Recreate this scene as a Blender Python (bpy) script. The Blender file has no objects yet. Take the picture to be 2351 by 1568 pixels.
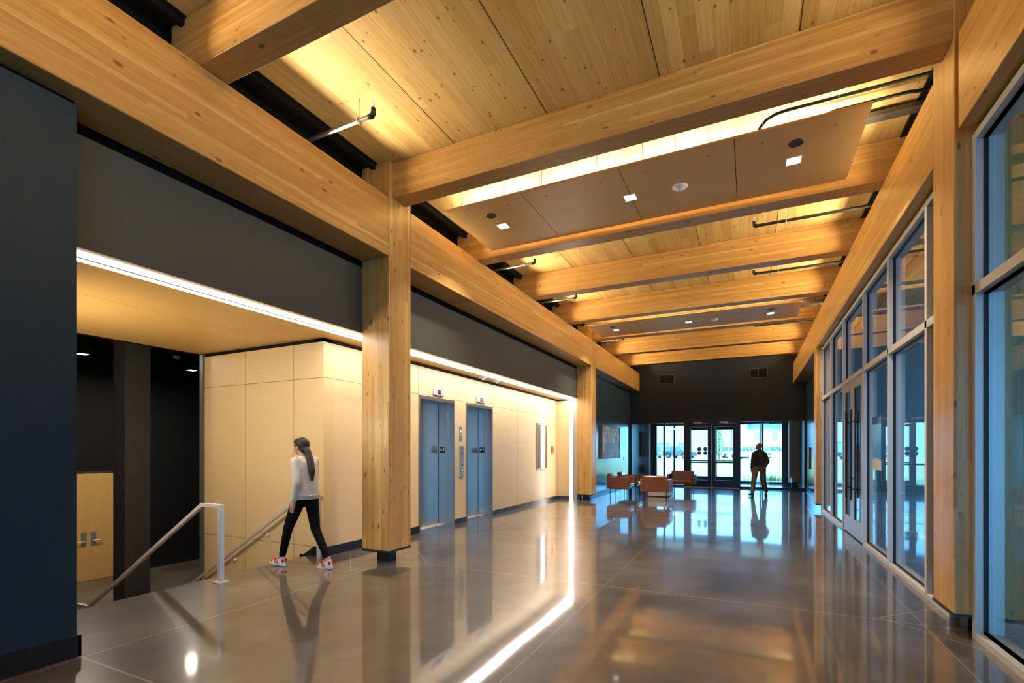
import bpy, bmesh, math, random
from mathutils import Vector, Matrix
random.seed(7)
R = math.radians
SC = bpy.context.scene
COL = SC.collection

# ------------------------------------------------------------------ camera, sky, exposure
cam_d = bpy.data.cameras.new('camera')
cam = bpy.data.objects.new('camera', cam_d); COL.objects.link(cam)
cam.location = (0, 0, 1.5)
cam.rotation_euler = (R(90), 0, math.atan(545 / 1122.6))
cam_d.sensor_width = 36.0
cam_d.lens = 1122.6 / 2351 * 36.0
cam_d.shift_y = (1035 - 784) / 2351
cam_d.clip_start = 0.05; cam_d.clip_end = 600
SC.camera = cam
SC.view_settings.view_transform = 'Standard'
SC.view_settings.look = 'None'
SC.view_settings.exposure = 1.35
SC.view_settings.gamma = 1.0
SC.view_settings.use_curve_mapping = False
try:
    SC.cycles.use_denoising = True
    SC.cycles.sample_clamp_indirect = 6.0
    SC.cycles.max_bounces = 10
    SC.cycles.diffuse_bounces = 5
    SC.cycles.glossy_bounces = 5
    SC.cycles.transparent_max_bounces = 16
    SC.cycles.caustics_reflective = False
    SC.cycles.caustics_refractive = False
except Exception:
    pass
world = bpy.data.worlds.new('sky'); SC.world = world
world.use_nodes = True
bg = world.node_tree.nodes['Background']
bg.inputs['Color'].default_value = (0.15, 0.50, 1.0, 1)
bg.inputs['Strength'].default_value = 4.0
sun_d = bpy.data.lights.new('sun', 'SUN'); sun = bpy.data.objects.new('sun', sun_d); COL.objects.link(sun)
sun_d.energy = 6.5; sun_d.angle = R(1.0); sun_d.color = (0.60, 0.82, 1.0)
sun.location = (-20, -40, 60)
sun.rotation_euler = Vector((0.35, 1.0, -1.15)).to_track_quat('-Z', 'Y').to_euler()

UP_E = 24.0        # watts of one linear uplight
UP_C = (1.0, 0.82, 0.54)
DN_C = (1.0, 0.86, 0.68)
LED_E = 9.0

# ------------------------------------------------------------------ helpers
class MB:
    def __init__(s): s.bm = bmesh.new()
    def box(s, x0, x1, y0, y1, z0, z1, M=None):
        vs = [s.bm.verts.new(Vector(p)) for p in ((x0,y0,z0),(x1,y0,z0),(x1,y1,z0),(x0,y1,z0),(x0,y0,z1),(x1,y0,z1),(x1,y1,z1),(x0,y1,z1))]
        for f in ((0,3,2,1),(4,5,6,7),(0,1,5,4),(1,2,6,5),(2,3,7,6),(3,0,4,7)): s.bm.faces.new([vs[i] for i in f])
        if M is not None:
            for v in vs: v.co = M @ v.co
        return s
    def prism(s, poly, axis, a, b, M=None):
        """poly: 2D points; axis 'x': poly is (y,z); 'y': (x,z); 'z': (x,y)"""
        def P(p, t):
            return {'x': (t, p[0], p[1]), 'y': (p[0], t, p[1]), 'z': (p[0], p[1], t)}[axis]
        A = [s.bm.verts.new(P(p, a)) for p in poly]; B = [s.bm.verts.new(P(p, b)) for p in poly]
        n = len(poly)
        s.bm.faces.new(A[::-1]); s.bm.faces.new(B)
        for i in range(n): s.bm.faces.new((A[i], A[(i+1) % n], B[(i+1) % n], B[i]))
        if M is not None:
            for v in A + B: v.co = M @ v.co
        return s
    def rings(s, rs, cap=True):
        """rs: list of rings (list of points), lofted"""
        V = [[s.bm.verts.new(p) for p in r] for r in rs]
        n = len(rs[0])
        for i in range(len(V) - 1):
            for j in range(n):
                s.bm.faces.new((V[i][j], V[i][(j+1) % n], V[i+1][(j+1) % n], V[i+1][j]))
        if cap:
            s.bm.faces.new(V[0][::-1]); s.bm.faces.new(V[-1])
        return s
    def tube(s, pts, r, n=10, cap=True):
        pts = [Vector(p) for p in pts]
        rr = r if isinstance(r, (list, tuple)) else [r] * len(pts)
        up = Vector((0, 0, 1)); rs = []; prev = None
        for i, p in enumerate(pts):
            if i == 0: t = pts[1] - pts[0]
            elif i == len(pts) - 1: t = pts[-1] - pts[-2]
            else: t = (pts[i+1] - pts[i]).normalized() + (pts[i] - pts[i-1]).normalized()
            t.normalize()
            if prev is None:
                a = up if abs(t.z) < 0.9 else Vector((1, 0, 0))
                u = t.cross(a).normalized()
            else:
                u = (prev - t * prev.dot(t)).normalized()
            prev = u; v = t.cross(u)
            rs.append([p + (u * math.cos(2*math.pi*k/n) + v * math.sin(2*math.pi*k/n)) * rr[i] for k in range(n)])
        return s.rings(rs, cap)
    def cyl(s, c, r, z0, z1, n=24, M=None, r2=None):
        r2 = r if r2 is None else r2
        a = [Vector((c[0] + r*math.cos(2*math.pi*k/n), c[1] + r*math.sin(2*math.pi*k/n), z0)) for k in range(n)]
        b = [Vector((c[0] + r2*math.cos(2*math.pi*k/n), c[1] + r2*math.sin(2*math.pi*k/n), z1)) for k in range(n)]
        if M is not None: a = [M @ p for p in a]; b = [M @ p for p in b]
        return s.rings([a, b])
    def lathe(s, prof, c=(0, 0, 0), n=24, M=None):
        rs = []
        for r, z in prof:
            ring = [Vector((c[0] + max(r, 1e-4)*math.cos(2*math.pi*k/n), c[1] + max(r, 1e-4)*math.sin(2*math.pi*k/n), c[2] + z)) for k in range(n)]
            rs.append([M @ p for p in ring] if M is not None else ring)
        return s.rings(rs)
    def ball(s, c, r, M=None, n=14):
        r = (r, r, r) if not isinstance(r, (tuple, list)) else r
        m = Matrix.Translation(c) @ (M if M is not None else Matrix()) @ Matrix.Diagonal((r[0], r[1], r[2], 1))
        bmesh.ops.create_uvsphere(s.bm, u_segments=n, v_segments=max(6, n//2 + 2), radius=1, matrix=m)
        return s
    def cap(s, a, b, ra, rb, flat=1.0, side=None, n=14):
        """tapered rounded limb from a to b; flat squeezes the section along 'side'"""
        a, b = Vector(a), Vector(b)
        t = (b - a); L = t.length; t.normalize()
        if side is None: side = Vector((1, 0, 0)) if abs(t.x) < 0.8 else Vector((0, 1, 0))
        u = (Vector(side) - t * Vector(side).dot(t)).normalized(); v = t.cross(u)
        rs = []
        for k in range(0, 5):
            an = math.pi/2 * (1 - k/4); c = a - t * ra * math.sin(an) * 0.9; r = max(ra*math.cos(an), 1e-4)
            rs.append([c + (u*math.cos(2*math.pi*j/n)*flat + v*math.sin(2*math.pi*j/n))*r for j in range(n)])
        for k in range(0, 5):
            an = math.pi/2 * k/4; c = b + t * rb * math.sin(an) * 0.9; r = max(rb*math.cos(an), 1e-4)
            rs.append([c + (u*math.cos(2*math.pi*j/n)*flat + v*math.sin(2*math.pi*j/n))*r for j in range(n)])
        return s.rings(rs)
    def build(s, name, mat, parent=None, smooth=False, bevel=0, origin=None, world=True):
        bm = s.bm
        bmesh.ops.recalc_face_normals(bm, faces=bm.faces)
        off = Vector((0, 0, 0))
        if parent is not None and world: off = root_loc(parent)
        elif parent is None:
            if origin is None:
                xs = [v.co for v in bm.verts]
                lo = Vector([min(v[i] for v in xs) for i in range(3)]); hi = Vector([max(v[i] for v in xs) for i in range(3)])
                origin = Vector(((lo.x+hi.x)/2, (lo.y+hi.y)/2, lo.z))
            off = Vector(origin)
        if off.length: bmesh.ops.translate(bm, verts=bm.verts, vec=-off)
        me = bpy.data.meshes.new(name); bm.to_mesh(me); bm.free()
        me.materials.append(mat)
        if smooth:
            for p in me.polygons: p.use_smooth = True
        o = bpy.data.objects.new(name, me); COL.objects.link(o)
        if parent is not None: o.parent = parent
        else: o.location = off
        if bevel:
            m = o.modifiers.new('bevel', 'BEVEL'); m.width = bevel; m.segments = 2; m.limit_method = 'ANGLE'
        if smooth:
            m = o.modifiers.new('edge', 'EDGE_SPLIT'); m.split_angle = R(50)
        return o

def root_loc(p):
    v = Vector((0, 0, 0))
    while p is not None:
        v += Vector(p.location); p = p.parent
    return v

def tag(o, label=None, cat=None, group=None, kind=None):
    if label: o['label'] = label
    if cat: o['category'] = cat
    if group: o['group'] = group
    if kind: o['kind'] = kind
    return o

def thing(name, loc, label, cat, group=None, rz=0, kind=None):
    o = bpy.data.objects.new(name, None); COL.objects.link(o)
    o.empty_display_size = 0.2
    o.location = loc; o.rotation_euler = (0, 0, rz)
    return tag(o, label, cat, group, kind)

def struct(o, label=None):
    o['kind'] = 'structure'
    if label: o['label'] = label
    return o

def copy_tree(o, parent=None):
    c = o.copy(); COL.objects.link(c)
    if parent is not None: c.parent = parent
    for ch in list(o.children): copy_tree(ch, c)
    return c

def area(name, parent, loc, direction, sx, sy, energy, color, spread=180, world_loc=True):
    d = bpy.data.lights.new(name, 'AREA'); d.shape = 'RECTANGLE'; d.size = sx; d.size_y = sy
    d.energy = energy; d.color = color; d.spread = R(spread)
    o = bpy.data.objects.new(name, d); COL.objects.link(o)
    if parent is not None:
        o.parent = parent; o.location = Vector(loc) - (root_loc(parent) if world_loc else Vector((0,0,0)))
    else: o.location = loc
    dv = Vector(direction).normalized()
    # keep local X along world Y when light runs along the hall
    z = -dv
    if abs(dv.y) > 0.9: x = Vector((1, 0, 0)); y = z.cross(x).normalized()
    else: y = Vector((0, 1, 0)); x = y.cross(z).normalized(); y = z.cross(x)
    o.rotation_euler = Matrix((x, y, z)).transposed().to_euler()
    return o

# ------------------------------------------------------------------ materials
def new_mat(name):
    m = bpy.data.materials.new(name); m.use_nodes = True
    nt = m.node_tree; b = nt.nodes['Principled BSDF']
    return m, nt, b

def N(nt, t, **kw):
    n = nt.nodes.new(t)
    for k, v in kw.items(): setattr(n, k, v)
    return n

def mth(nt, op, a, b=None, c=None, clamp=False):
    n = N(nt, 'ShaderNodeMath', operation=op); n.use_clamp = clamp
    for i, v in enumerate((a, b, c)):
        if v is None: continue
        if isinstance(v, (int, float)): n.inputs[i].default_value = v
        else: nt.links.new(v, n.inputs[i])
    return n.outputs[0]

def comb(nt, x, y, z):
    n = N(nt, 'ShaderNodeCombineXYZ')
    for i, v in enumerate((x, y, z)):
        if isinstance(v, (int, float)): n.inputs[i].default_value = v
        else: nt.links.new(v, n.inputs[i])
    return n.outputs[0]

def ramp(nt, fac, stops, interp='LINEAR'):
    n = N(nt, 'ShaderNodeValToRGB'); cr = n.color_ramp; cr.interpolation = interp
    while len(cr.elements) < len(stops): cr.elements.new(0.5)
    for e, (p, c) in zip(cr.elements, stops):
        e.position = p; e.color = (c[0], c[1], c[2], 1)
    nt.links.new(fac, n.inputs[0]); return n.outputs[0]

def mixc(nt, fac, a, b, mode='MIX'):
    n = N(nt, 'ShaderNodeMix', data_type='RGBA', blend_type=mode)
    for i, v in ((0, fac), (6, a), (7, b)):
        if isinstance(v, (int, float)): n.inputs[i].default_value = v
        elif isinstance(v, tuple): n.inputs[i].default_value = (v[0], v[1], v[2], 1)
        else: nt.links.new(v, n.inputs[i])
    return n.outputs[2]

def noise(nt, vec, scale=1.0, detail=3.0, rough=0.5, dist=0.0):
    n = N(nt, 'ShaderNodeTexNoise'); n.inputs['Scale'].default_value = scale
    n.inputs['Detail'].default_value = detail; n.inputs['Roughness'].default_value = rough
    n.inputs['Distortion'].default_value = dist
    nt.links.new(vec, n.inputs['Vector']); return n.outputs[0]

def bump(nt, b, h, strength, distance=0.01):
    n = N(nt, 'ShaderNodeBump'); n.inputs['Strength'].default_value = strength; n.inputs['Distance'].default_value = distance
    nt.links.new(h, n.inputs['Height']); nt.links.new(n.outputs[0], b.inputs['Normal'])

def plain(name, col, rough=0.5, metal=0.0, spec=0.5, var=0.0, scale=30.0, bmp=0.0, coat=0.0):
    m, nt, b = new_mat(name)
    b.inputs['Roughness'].default_value = rough; b.inputs['Metallic'].default_value = metal
    b.inputs['Specular IOR Level'].default_value = spec
    b.inputs['Coat Weight'].default_value = coat
    tc = N(nt, 'ShaderNodeTexCoord').outputs['Object']
    nz = noise(nt, tc, scale, 4, 0.6)
    v = var if var else 0.06
    c = mixc(nt, nz, tuple(x*(1-v) for x in col), tuple(min(1, x*(1+v)) for x in col))
    nt.links.new(c, b.inputs['Base Color'])
    if bmp: bump(nt, b, nz, bmp)
    return m

def emis(name, col, strength):
    m, nt, b = new_mat(name)
    b.inputs['Base Color'].default_value = (*col, 1); b.inputs['Emission Color'].default_value = (*col, 1)
    b.inputs['Emission Strength'].default_value = strength
    return m

def wood(name, L, A, B, wa, wb, seg, cols, knots=0.5, grain=0.55, rough=0.5, seam=0.0, panel=None, kdens=(4, 7), coat=0.0, figure=0.5):
    """solid board texture in world space: L = axis along the boards, A/B = axes across them"""
    m, nt, b = new_mat(name)
    sp = N(nt, 'ShaderNodeSeparateXYZ'); nt.links.new(N(nt, 'ShaderNodeNewGeometry').outputs['Position'], sp.inputs[0])
    ax = {'x': 0, 'y': 1, 'z': 2}
    u, v, w = sp.outputs[ax[L]], sp.outputs[ax[A]], sp.outputs[ax[B]]
    row = mth(nt, 'FLOOR', mth(nt, 'DIVIDE', mth(nt, 'ADD', v, 50.013), wa))
    colm = mth(nt, 'FLOOR', mth(nt, 'DIVIDE', mth(nt, 'ADD', w, 50.07), wb))
    wn = N(nt, 'ShaderNodeTexWhiteNoise', noise_dimensions='3D'); nt.links.new(comb(nt, row, colm, 3.3), wn.inputs['Vector'])
    seg_i = mth(nt, 'FLOOR', mth(nt, 'DIVIDE', mth(nt, 'ADD', u, mth(nt, 'MULTIPLY', wn.outputs[0], 13.0)), seg))
    wn2 = N(nt, 'ShaderNodeTexWhiteNoise', noise_dimensions='3D'); nt.links.new(comb(nt, row, colm, seg_i), wn2.inputs['Vector'])
    val = wn2.outputs[0]
    off = mth(nt, 'MULTIPLY', val, 37.0)
    gv = comb(nt, mth(nt, 'ADD', mth(nt, 'MULTIPLY', u, 1.1), off), mth(nt, 'ADD', mth(nt, 'MULTIPLY', v, 30), off), mth(nt, 'MULTIPLY', w, 30))
    g1 = noise(nt, gv, 1.0, 4, 0.65)
    fv = comb(nt, mth(nt, 'ADD', mth(nt, 'MULTIPLY', u, 0.55), off), mth(nt, 'ADD', mth(nt, 'MULTIPLY', v, 5.5), off), mth(nt, 'MULTIPLY', w, 5.5))
    f1 = noise(nt, fv, 1.0, 1.5, 0.45, 0.3)
    ring = mth(nt, 'MULTIPLY', mth(nt, 'ADD', mth(nt, 'SINE', mth(nt, 'MULTIPLY', f1, 95.0)), 1.0), 0.5)
    ring = mth(nt, 'POWER', ring, 3.0)
    n = len(cols)
    base = ramp(nt, val, [(i/(n-1), c) for i, c in enumerate(cols)])
    dark = tuple(x for x in (0.62, 0.50, 0.36))
    c1 = mixc(nt, mth(nt, 'MULTIPLY', mth(nt, 'SUBTRACT', g1, 0.35, clamp=True), grain*2.6, clamp=True), base, mixc(nt, 1.0, base, dark, 'MULTIPLY'))
    c1 = mixc(nt, mth(nt, 'MULTIPLY', ring, figure*0.5, clamp=True), c1, mixc(nt, 1.0, c1, (0.72, 0.55, 0.40), 'MULTIPLY'))
    if knots > 0:
        vo = N(nt, 'ShaderNodeTexVoronoi'); vo.inputs['Scale'].default_value = 1.0
        kv = comb(nt, mth(nt, 'ADD', mth(nt, 'MULTIPLY', u, kdens[0]), off), mth(nt, 'MULTIPLY', v, kdens[1]), mth(nt, 'MULTIPLY', w, kdens[1]))
        nt.links.new(kv, vo.inputs['Vector'])
        gate = N(nt, 'ShaderNodeSeparateColor'); nt.links.new(vo.outputs['Color'], gate.inputs[0])
        g = mth(nt, 'GREATER_THAN', gate.outputs[0], 1.0 - knots)
        sz = mth(nt, 'ADD', mth(nt, 'MULTIPLY', gate.outputs[1], 0.09), 0.09)
        k = mth(nt, 'MULTIPLY', mth(nt, 'SUBTRACT', 1.0, mth(nt, 'DIVIDE', vo.outputs['Distance'], sz), clamp=True), 2.2, clamp=True)
        k = mth(nt, 'MULTIPLY', k, g)
        c1 = mixc(nt, mth(nt, 'MULTIPLY', k, 0.95), c1, (0.20, 0.085, 0.03))
    h = g1
    if seam > 0:
        fr = mth(nt, 'FRACT', mth(nt, 'DIVIDE', mth(nt, 'ADD', v, 50.013), wa))
        s1 = mth(nt, 'LESS_THAN', fr, seam)
        c1 = mixc(nt, mth(nt, 'MULTIPLY', s1, 0.55), c1, (0.10, 0.05, 0.02))
    if seam == 0:
        fr = mth(nt, 'FRACT', mth(nt, 'DIVIDE', mth(nt, 'ADD', v, 50.013), wa))
        wn3 = N(nt, 'ShaderNodeTexWhiteNoise', noise_dimensions='3D'); nt.links.new(comb(nt, row, 7.7, mth(nt, 'FLOOR', mth(nt, 'MULTIPLY', u, 0.45))), wn3.inputs['Vector'])
        s1 = mth(nt, 'MULTIPLY', mth(nt, 'LESS_THAN', fr, 0.055), mth(nt, 'GREATER_THAN', wn3.outputs[0], 0.62))
        c1 = mixc(nt, mth(nt, 'MULTIPLY', s1, 0.6), c1, (0.13, 0.06, 0.02))
    if panel:
        x0, step, wd = panel
        fr = mth(nt, 'FRACT', mth(nt, 'DIVIDE', mth(nt, 'ADD', v, 50*step - x0), step))
        s2 = mth(nt, 'LESS_THAN', fr, wd/step)
        c1 = mixc(nt, mth(nt, 'MULTIPLY', s2, 0.95), c1, (0.012, 0.007, 0.004))
    nt.links.new(c1, b.inputs['Base Color'])
    b.inputs['Roughness'].default_value = rough
    b.inputs['Coat Weight'].default_value = coat; b.inputs['Coat Roughness'].default_value = 0.25
    bump(nt, b, g1, 0.12, 0.002)
    return m

FIR = [(0.57, 0.315, 0.088), (0.61, 0.345, 0.100), (0.53, 0.285, 0.078), (0.64, 0.375, 0.112), (0.59, 0.33, 0.094), (0.72, 0.48, 0.165), (0.60, 0.34, 0.098), (0.55, 0.295, 0.082)]
FIR2 = [(0.58, 0.39, 0.14), (0.69, 0.49, 0.19), (0.52, 0.34, 0.115), (0.71, 0.53, 0.22)]
M = {}
M['girder'] = wood('glulam_y', 'y', 'z', 'x', 0.0385, 5.0, 2.3, FIR, knots=0.8, coat=0.15, rough=0.42)
M['beam'] = wood('glulam_x', 'x', 'z', 'y', 0.0385, 5.0, 2.0, FIR, knots=0.75, coat=0.15, rough=0.42)
M['post'] = wood('glulam_z', 'z', 'x', 'y', 0.052, 0.062, 1.7, FIR, knots=0.8, coat=0.15, rough=0.42, kdens=(3.5, 9))
M['ceil'] = wood('ceiling_boards', 'y', 'x', 'z', 0.1385, 5.0, 3.1, FIR2, knots=0.95, seam=0.022, panel=(-0.835, 1.243, 0.012), kdens=(5.5, 9), rough=0.55, figure=0.3)

def veneer(name, cols, axis_long, fine=170.0, rough=0.45, seams=(), coat=0.0):
    m, nt, b = new_mat(name)
    sp = N(nt, 'ShaderNodeSeparateXYZ'); nt.links.new(N(nt, 'ShaderNodeNewGeometry').outputs['Position'], sp.inputs[0])
    s = [2.2, 2.2, 2.2] if False else [fine]*3
    for a in axis_long: s['xyz'.index(a)] = 2.0
    v = comb(nt, *[mth(nt, 'MULTIPLY', sp.outputs[i], s[i]) for i in range(3)])
    g = noise(nt, v, 1.0, 3, 0.6)
    s2 = [x*0.14 if x > 5 else 0.8 for x in s]
    g2 = noise(nt, comb(nt, *[mth(nt, 'MULTIPLY', sp.outputs[i], s2[i]) for i in range(3)]), 1.0, 2, 0.5)
    c = mixc(nt, g, cols[0], cols[1]); c = mixc(nt, mth(nt, 'MULTIPLY', g2, 0.6), c, cols[2])
    for (ax, pos, wd, per) in seams:
        i = 'xyz'.index(ax)
        if per: d = mth(nt, 'LESS_THAN', mth(nt, 'FRACT', mth(nt, 'DIVIDE', mth(nt, 'ADD', sp.outputs[i], 40*per - pos), per)), wd/per)
        else: d = mth(nt, 'LESS_THAN', mth(nt, 'ABSOLUTE', mth(nt, 'SUBTRACT', sp.outputs[i], pos)), wd/2)
        c = mixc(nt, mth(nt, 'MULTIPLY', d, 0.8), c, (0.10, 0.055, 0.025))
    nt.links.new(c, b.inputs['Base Color']); b.inputs['Roughness'].default_value = rough
    b.inputs['Coat Weight'].default_value = coat; b.inputs['Coat Roughness'].default_value = 0.2
    return m

MAPLE = [(0.72, 0.53, 0.28), (0.80, 0.62, 0.36), (0.69, 0.49, 0.25)]
M['maple_hall'] = veneer('maple_panel_hall', MAPLE, 'xy', seams=[('z', 2.54, 0.008, 0)], coat=0.1)
M['maple_y'] = veneer('maple_panel_stair', [(0.70, 0.50, 0.24), (0.78, 0.59, 0.32), (0.67, 0.46, 0.21)], 'xy',
                      seams=[('z', 2.54, 0.008, 0), ('z', 0.13, 0.008, 0), ('x', -6.02, 0.009, 0), ('x', -7.09, 0.009, 0)], coat=0.1)
M['soffit'] = veneer('soffit_veneer', [(0.66, 0.40, 0.12), (0.78, 0.51, 0.18), (0.64, 0.37, 0.10)], 'y', fine=30, seams=[('x', -6.15, 0.008, 0)], coat=0.1)
M['cloud'] = veneer('cloud_panel_veneer', [(0.74, 0.46, 0.18), (0.80, 0.52, 0.22), (0.69, 0.42, 0.15)], 'y', fine=60, rough=0.4)
M['cloud_edge'] = plain('cloud_panel_edge', (0.75, 0.42, 0.13), 0.5)
M['door_veneer'] = veneer('door_veneer', [(0.64, 0.38, 0.13), (0.72, 0.45, 0.17), (0.58, 0.33, 0.10)], 'z', fine=50, rough=0.45)

def paint(name, col, rough=0.55, spec=0.4):
    m, nt, b = new_mat(name)
    p = N(nt, 'ShaderNodeNewGeometry').outputs['Position']
    n1 = noise(nt, p, 90, 3, 0.6); n2 = noise(nt, p, 1.2, 2, 0.5)
    c = mixc(nt, n2, tuple(x*0.93 for x in col), tuple(x*1.07 for x in col))
    nt.links.new(c, b.inputs['Base Color']); b.inputs['Roughness'].default_value = rough
    b.inputs['Specular IOR Level'].default_value = spec
    bump(nt, b, n1, 0.10, 0.002)
    if 'satin_dark' in name: b.inputs['IOR'].default_value = 1.9
    return m
M['navy'] = paint('satin_dark_wall_paint', (0.045, 0.085, 0.115), 0.15, 0.8)  # same dark wall paint, lightened and blued in place of window light
M['navy_near'] = paint('blue_black_paint', (0.018, 0.036, 0.046), 0.5, 0.35)
M['navy_end'] = paint('end_blue_black_paint', (0.018, 0.025, 0.036), 0.5, 0.35)
M['bulk'] = paint('bulkhead_paint', (0.075, 0.080, 0.070), 0.5, 0.4)
M['black'] = paint('black_paint', (0.006, 0.006, 0.007), 0.6, 0.2)
M['blackroom'] = paint('black_room_paint', (0.010, 0.010, 0.011), 0.6, 0.2)
M['darkcol'] = paint('charcoal_column_paint', (0.045, 0.045, 0.047), 0.55, 0.3)
M['base'] = plain('rubber_base', (0.012, 0.012, 0.014), 0.35, spec=0.5)
M['base_steel'] = plain('dark_metal_base', (0.10, 0.11, 0.12), 0.28, metal=0.7)
M['steel_black'] = plain('painted_black_steel', (0.02, 0.024, 0.03), 0.4, metal=0.3, bmp=0.1)
M['greywall'] = paint('office_wall_paint', (0.34, 0.37, 0.38), 0.6)
M['white'] = plain('white_plastic', (0.75, 0.75, 0.72), 0.4)
M['silverp'] = plain('silver_plastic', (0.55, 0.54, 0.54), 0.35, metal=0.3)
M['ss'] = plain('satin_stainless', (0.80, 0.75, 0.70), 0.42, metal=0.45)
M['pipe'] = plain('galvanised_pipe', (0.30, 0.30, 0.29), 0.35, metal=0.9)
M['pipe_black'] = plain('black_pipe', (0.03, 0.03, 0.03), 0.35, metal=0.4)
M['frame'] = plain('clear_anodised_aluminium', (0.62, 0.61, 0.59), 0.42, metal=0.35)
M['gasket'] = plain('black_gasket', (0.004, 0.004, 0.005), 0.5)
M['dframe'] = plain('dark_bronze_aluminium', (0.016, 0.020, 0.028), 0.35, metal=0.3)
M['red'] = plain('red_plastic', (0.75, 0.07, 0.02), 0.4)
M['led'] = emis('led_white', (1.0, 0.93, 0.86), LED_E)
M['lens_dn'] = emis('downlight_lens', (0.95, 0.98, 1.0), 1.3)
M['lens_up'] = emis('uplight_lens', (1.0, 0.8, 0.5), 3.0)
M['can_off'] = emis('can_lens', (0.8, 0.85, 0.8), 0.9)

def brushed(name, col, rough, ax):
    m, nt, b = new_mat(name)
    sp = N(nt, 'ShaderNodeSeparateXYZ'); nt.links.new(N(nt, 'ShaderNodeNewGeometry').outputs['Position'], sp.inputs[0])
    s = [400]*3; s['xyz'.index(ax)] = 3
    g = noise(nt, comb(nt, *[mth(nt, 'MULTIPLY', sp.outputs[i], s[i]) for i in range(3)]), 1, 2, 0.5)
    nt.links.new(mixc(nt, g, tuple(x*0.85 for x in col), col), b.inputs['Base Color'])
    b.inputs['Metallic'].default_value = 1.0
    nt.links.new(mth(nt, 'ADD', mth(nt, 'MULTIPLY', g, 0.12), rough), b.inputs['Roughness'])
    return m
M['lift_ss'] = brushed('brushed_lift_steel', (0.52, 0.48, 0.44), 0.25, 'z')

def glass(name, tint=(1, 1, 1), rmul=1.0):
    m = bpy.data.materials.new(name); m.use_nodes = True; nt = m.node_tree; nt.nodes.clear()
    out = N(nt, 'ShaderNodeOutputMaterial'); tr = N(nt, 'ShaderNodeBsdfTransparent'); gl = N(nt, 'ShaderNodeBsdfGlossy')
    tr.inputs[0].default_value = (*tint, 1); gl.inputs['Roughness'].default_value = 0.0
    ge = N(nt, 'ShaderNodeNewGeometry'); dp = N(nt, 'ShaderNodeVectorMath', operation='DOT_PRODUCT')
    nt.links.new(ge.outputs['Incoming'], dp.inputs[0]); nt.links.new(ge.outputs['Normal'], dp.inputs[1])
    c = mth(nt, 'ABSOLUTE', dp.outputs['Value'])
    f = mth(nt, 'ADD', mth(nt, 'MULTIPLY', mth(nt, 'POWER', mth(nt, 'SUBTRACT', 1.0, c, clamp=True), 5.0), 0.94*rmul), 0.045*rmul, clamp=True)
    mx = N(nt, 'ShaderNodeMixShader'); nt.links.new(f, mx.inputs[0]); nt.links.new(tr.outputs[0], mx.inputs[1]); nt.links.new(gl.outputs[0], mx.inputs[2])
    nt.links.new(mx.outputs[0], out.inputs[0]); return m
M['glass'] = glass('clear_glass', (0.93, 0.97, 0.97))

def concrete(name, base, lines=True, rough=0.07):
    m, nt, b = new_mat(name)
    p = N(nt, 'ShaderNodeNewGeometry').outputs['Position']
    sp = N(nt, 'ShaderNodeSeparateXYZ'); nt.links.new(p, sp.inputs[0])
    x, y = sp.outputs[0], sp.outputs[1]
    n1 = noise(nt, p, 0.9, 6, 0.58, 0.3); n2 = noise(nt, p, 3.5, 4, 0.55, 0.2); n3 = noise(nt, p, 25, 2, 0.5)
    c = ramp(nt, n1, [(0.30, tuple(v*0.40 for v in base)), (0.5, base), (0.70, tuple(v*1.7 for v in base))])
    c = mixc(nt, mth(nt, 'MULTIPLY', mth(nt, 'SUBTRACT', n2, 0.42, clamp=True), 1.8, clamp=True), c, tuple(v*0.68 for v in base))
    c = mixc(nt, mth(nt, 'MULTIPLY', n3, 0.10), c, tuple(v*1.35 for v in base))
    h = None
    if lines:
        # sawn joints and the diamonds round the column feet
        wob = mth(nt, 'MULTIPLY', mth(nt, 'SUBTRACT', noise(nt, p, 3.0, 2, 0.5), 0.5), 0.02)
        acc = None
        def line(coord, pos, wd):
            return mth(nt, 'LESS_THAN', mth(nt, 'ABSOLUTE', mth(nt, 'ADD', mth(nt, 'SUBTRACT', coord, pos), wob)), wd)
        ls = [line(y, 5.34, 0.007), line(y, 1.83, 0.007), line(y, 14.54, 0.01), line(x, -4.36, 0.007), line(y, 9.9, 0.004), line(x, 1.35, 0.004), line(x, -1.45, 0.003)]
        for cx_, cy_ in ((-4.5, 5.32), (-4.5, 14.54), (1.73, 5.40), (1.73, 14.54)):
            d = mth(nt, 'ADD', mth(nt, 'ABSOLUTE', mth(nt, 'SUBTRACT', x, cx_)), mth(nt, 'ABSOLUTE', mth(nt, 'SUBTRACT', y, cy_)))
            ls.append(line(d, 0.68, 0.008))
        for l in ls: acc = l if acc is None else mth(nt, 'MAXIMUM', acc, l)
        c = mixc(nt, mth(nt, 'MULTIPLY', acc, 0.65), c, (0.42, 0.36, 0.30))
    nt.links.new(c, b.inputs['Base Color'])
    r = mth(nt, 'ADD', mth(nt, 'MULTIPLY', n2, 0.06), rough - 0.045)
    nt.links.new(r, b.inputs['Roughness'])
    b.inputs['IOR'].default_value = 1.45
    wav = noise(nt, p, 1.0, 0, 0.4)
    bump(nt, b, wav, 0.14, 0.018)
    b.inputs['Coat Weight'].default_value = 1.0 if lines else 0.3
    b.inputs['Coat IOR'].default_value = 1.58
    b.inputs['Specular IOR Level'].default_value = 0.3
    b.inputs['Coat Roughness'].default_value = 0.05 if lines else 0.2
    nt.links.new(mth(nt, 'ADD', mth(nt, 'MULTIPLY', n2, 0.05), 0.285), b.inputs['Roughness'])
    nt.links.new(b.inputs['Normal'].links[0].from_socket, b.inputs['Coat Normal'])
    return m
M['floor'] = concrete('polished_concrete', (0.098, 0.084, 0.072))
M['floor_low'] = concrete('lower_concrete', (0.11, 0.10, 0.085), lines=False, rough=0.25)
M['concrete'] = plain('rough_concrete', (0.23, 0.19, 0.16), 0.8, var=0.3, scale=8)
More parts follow.
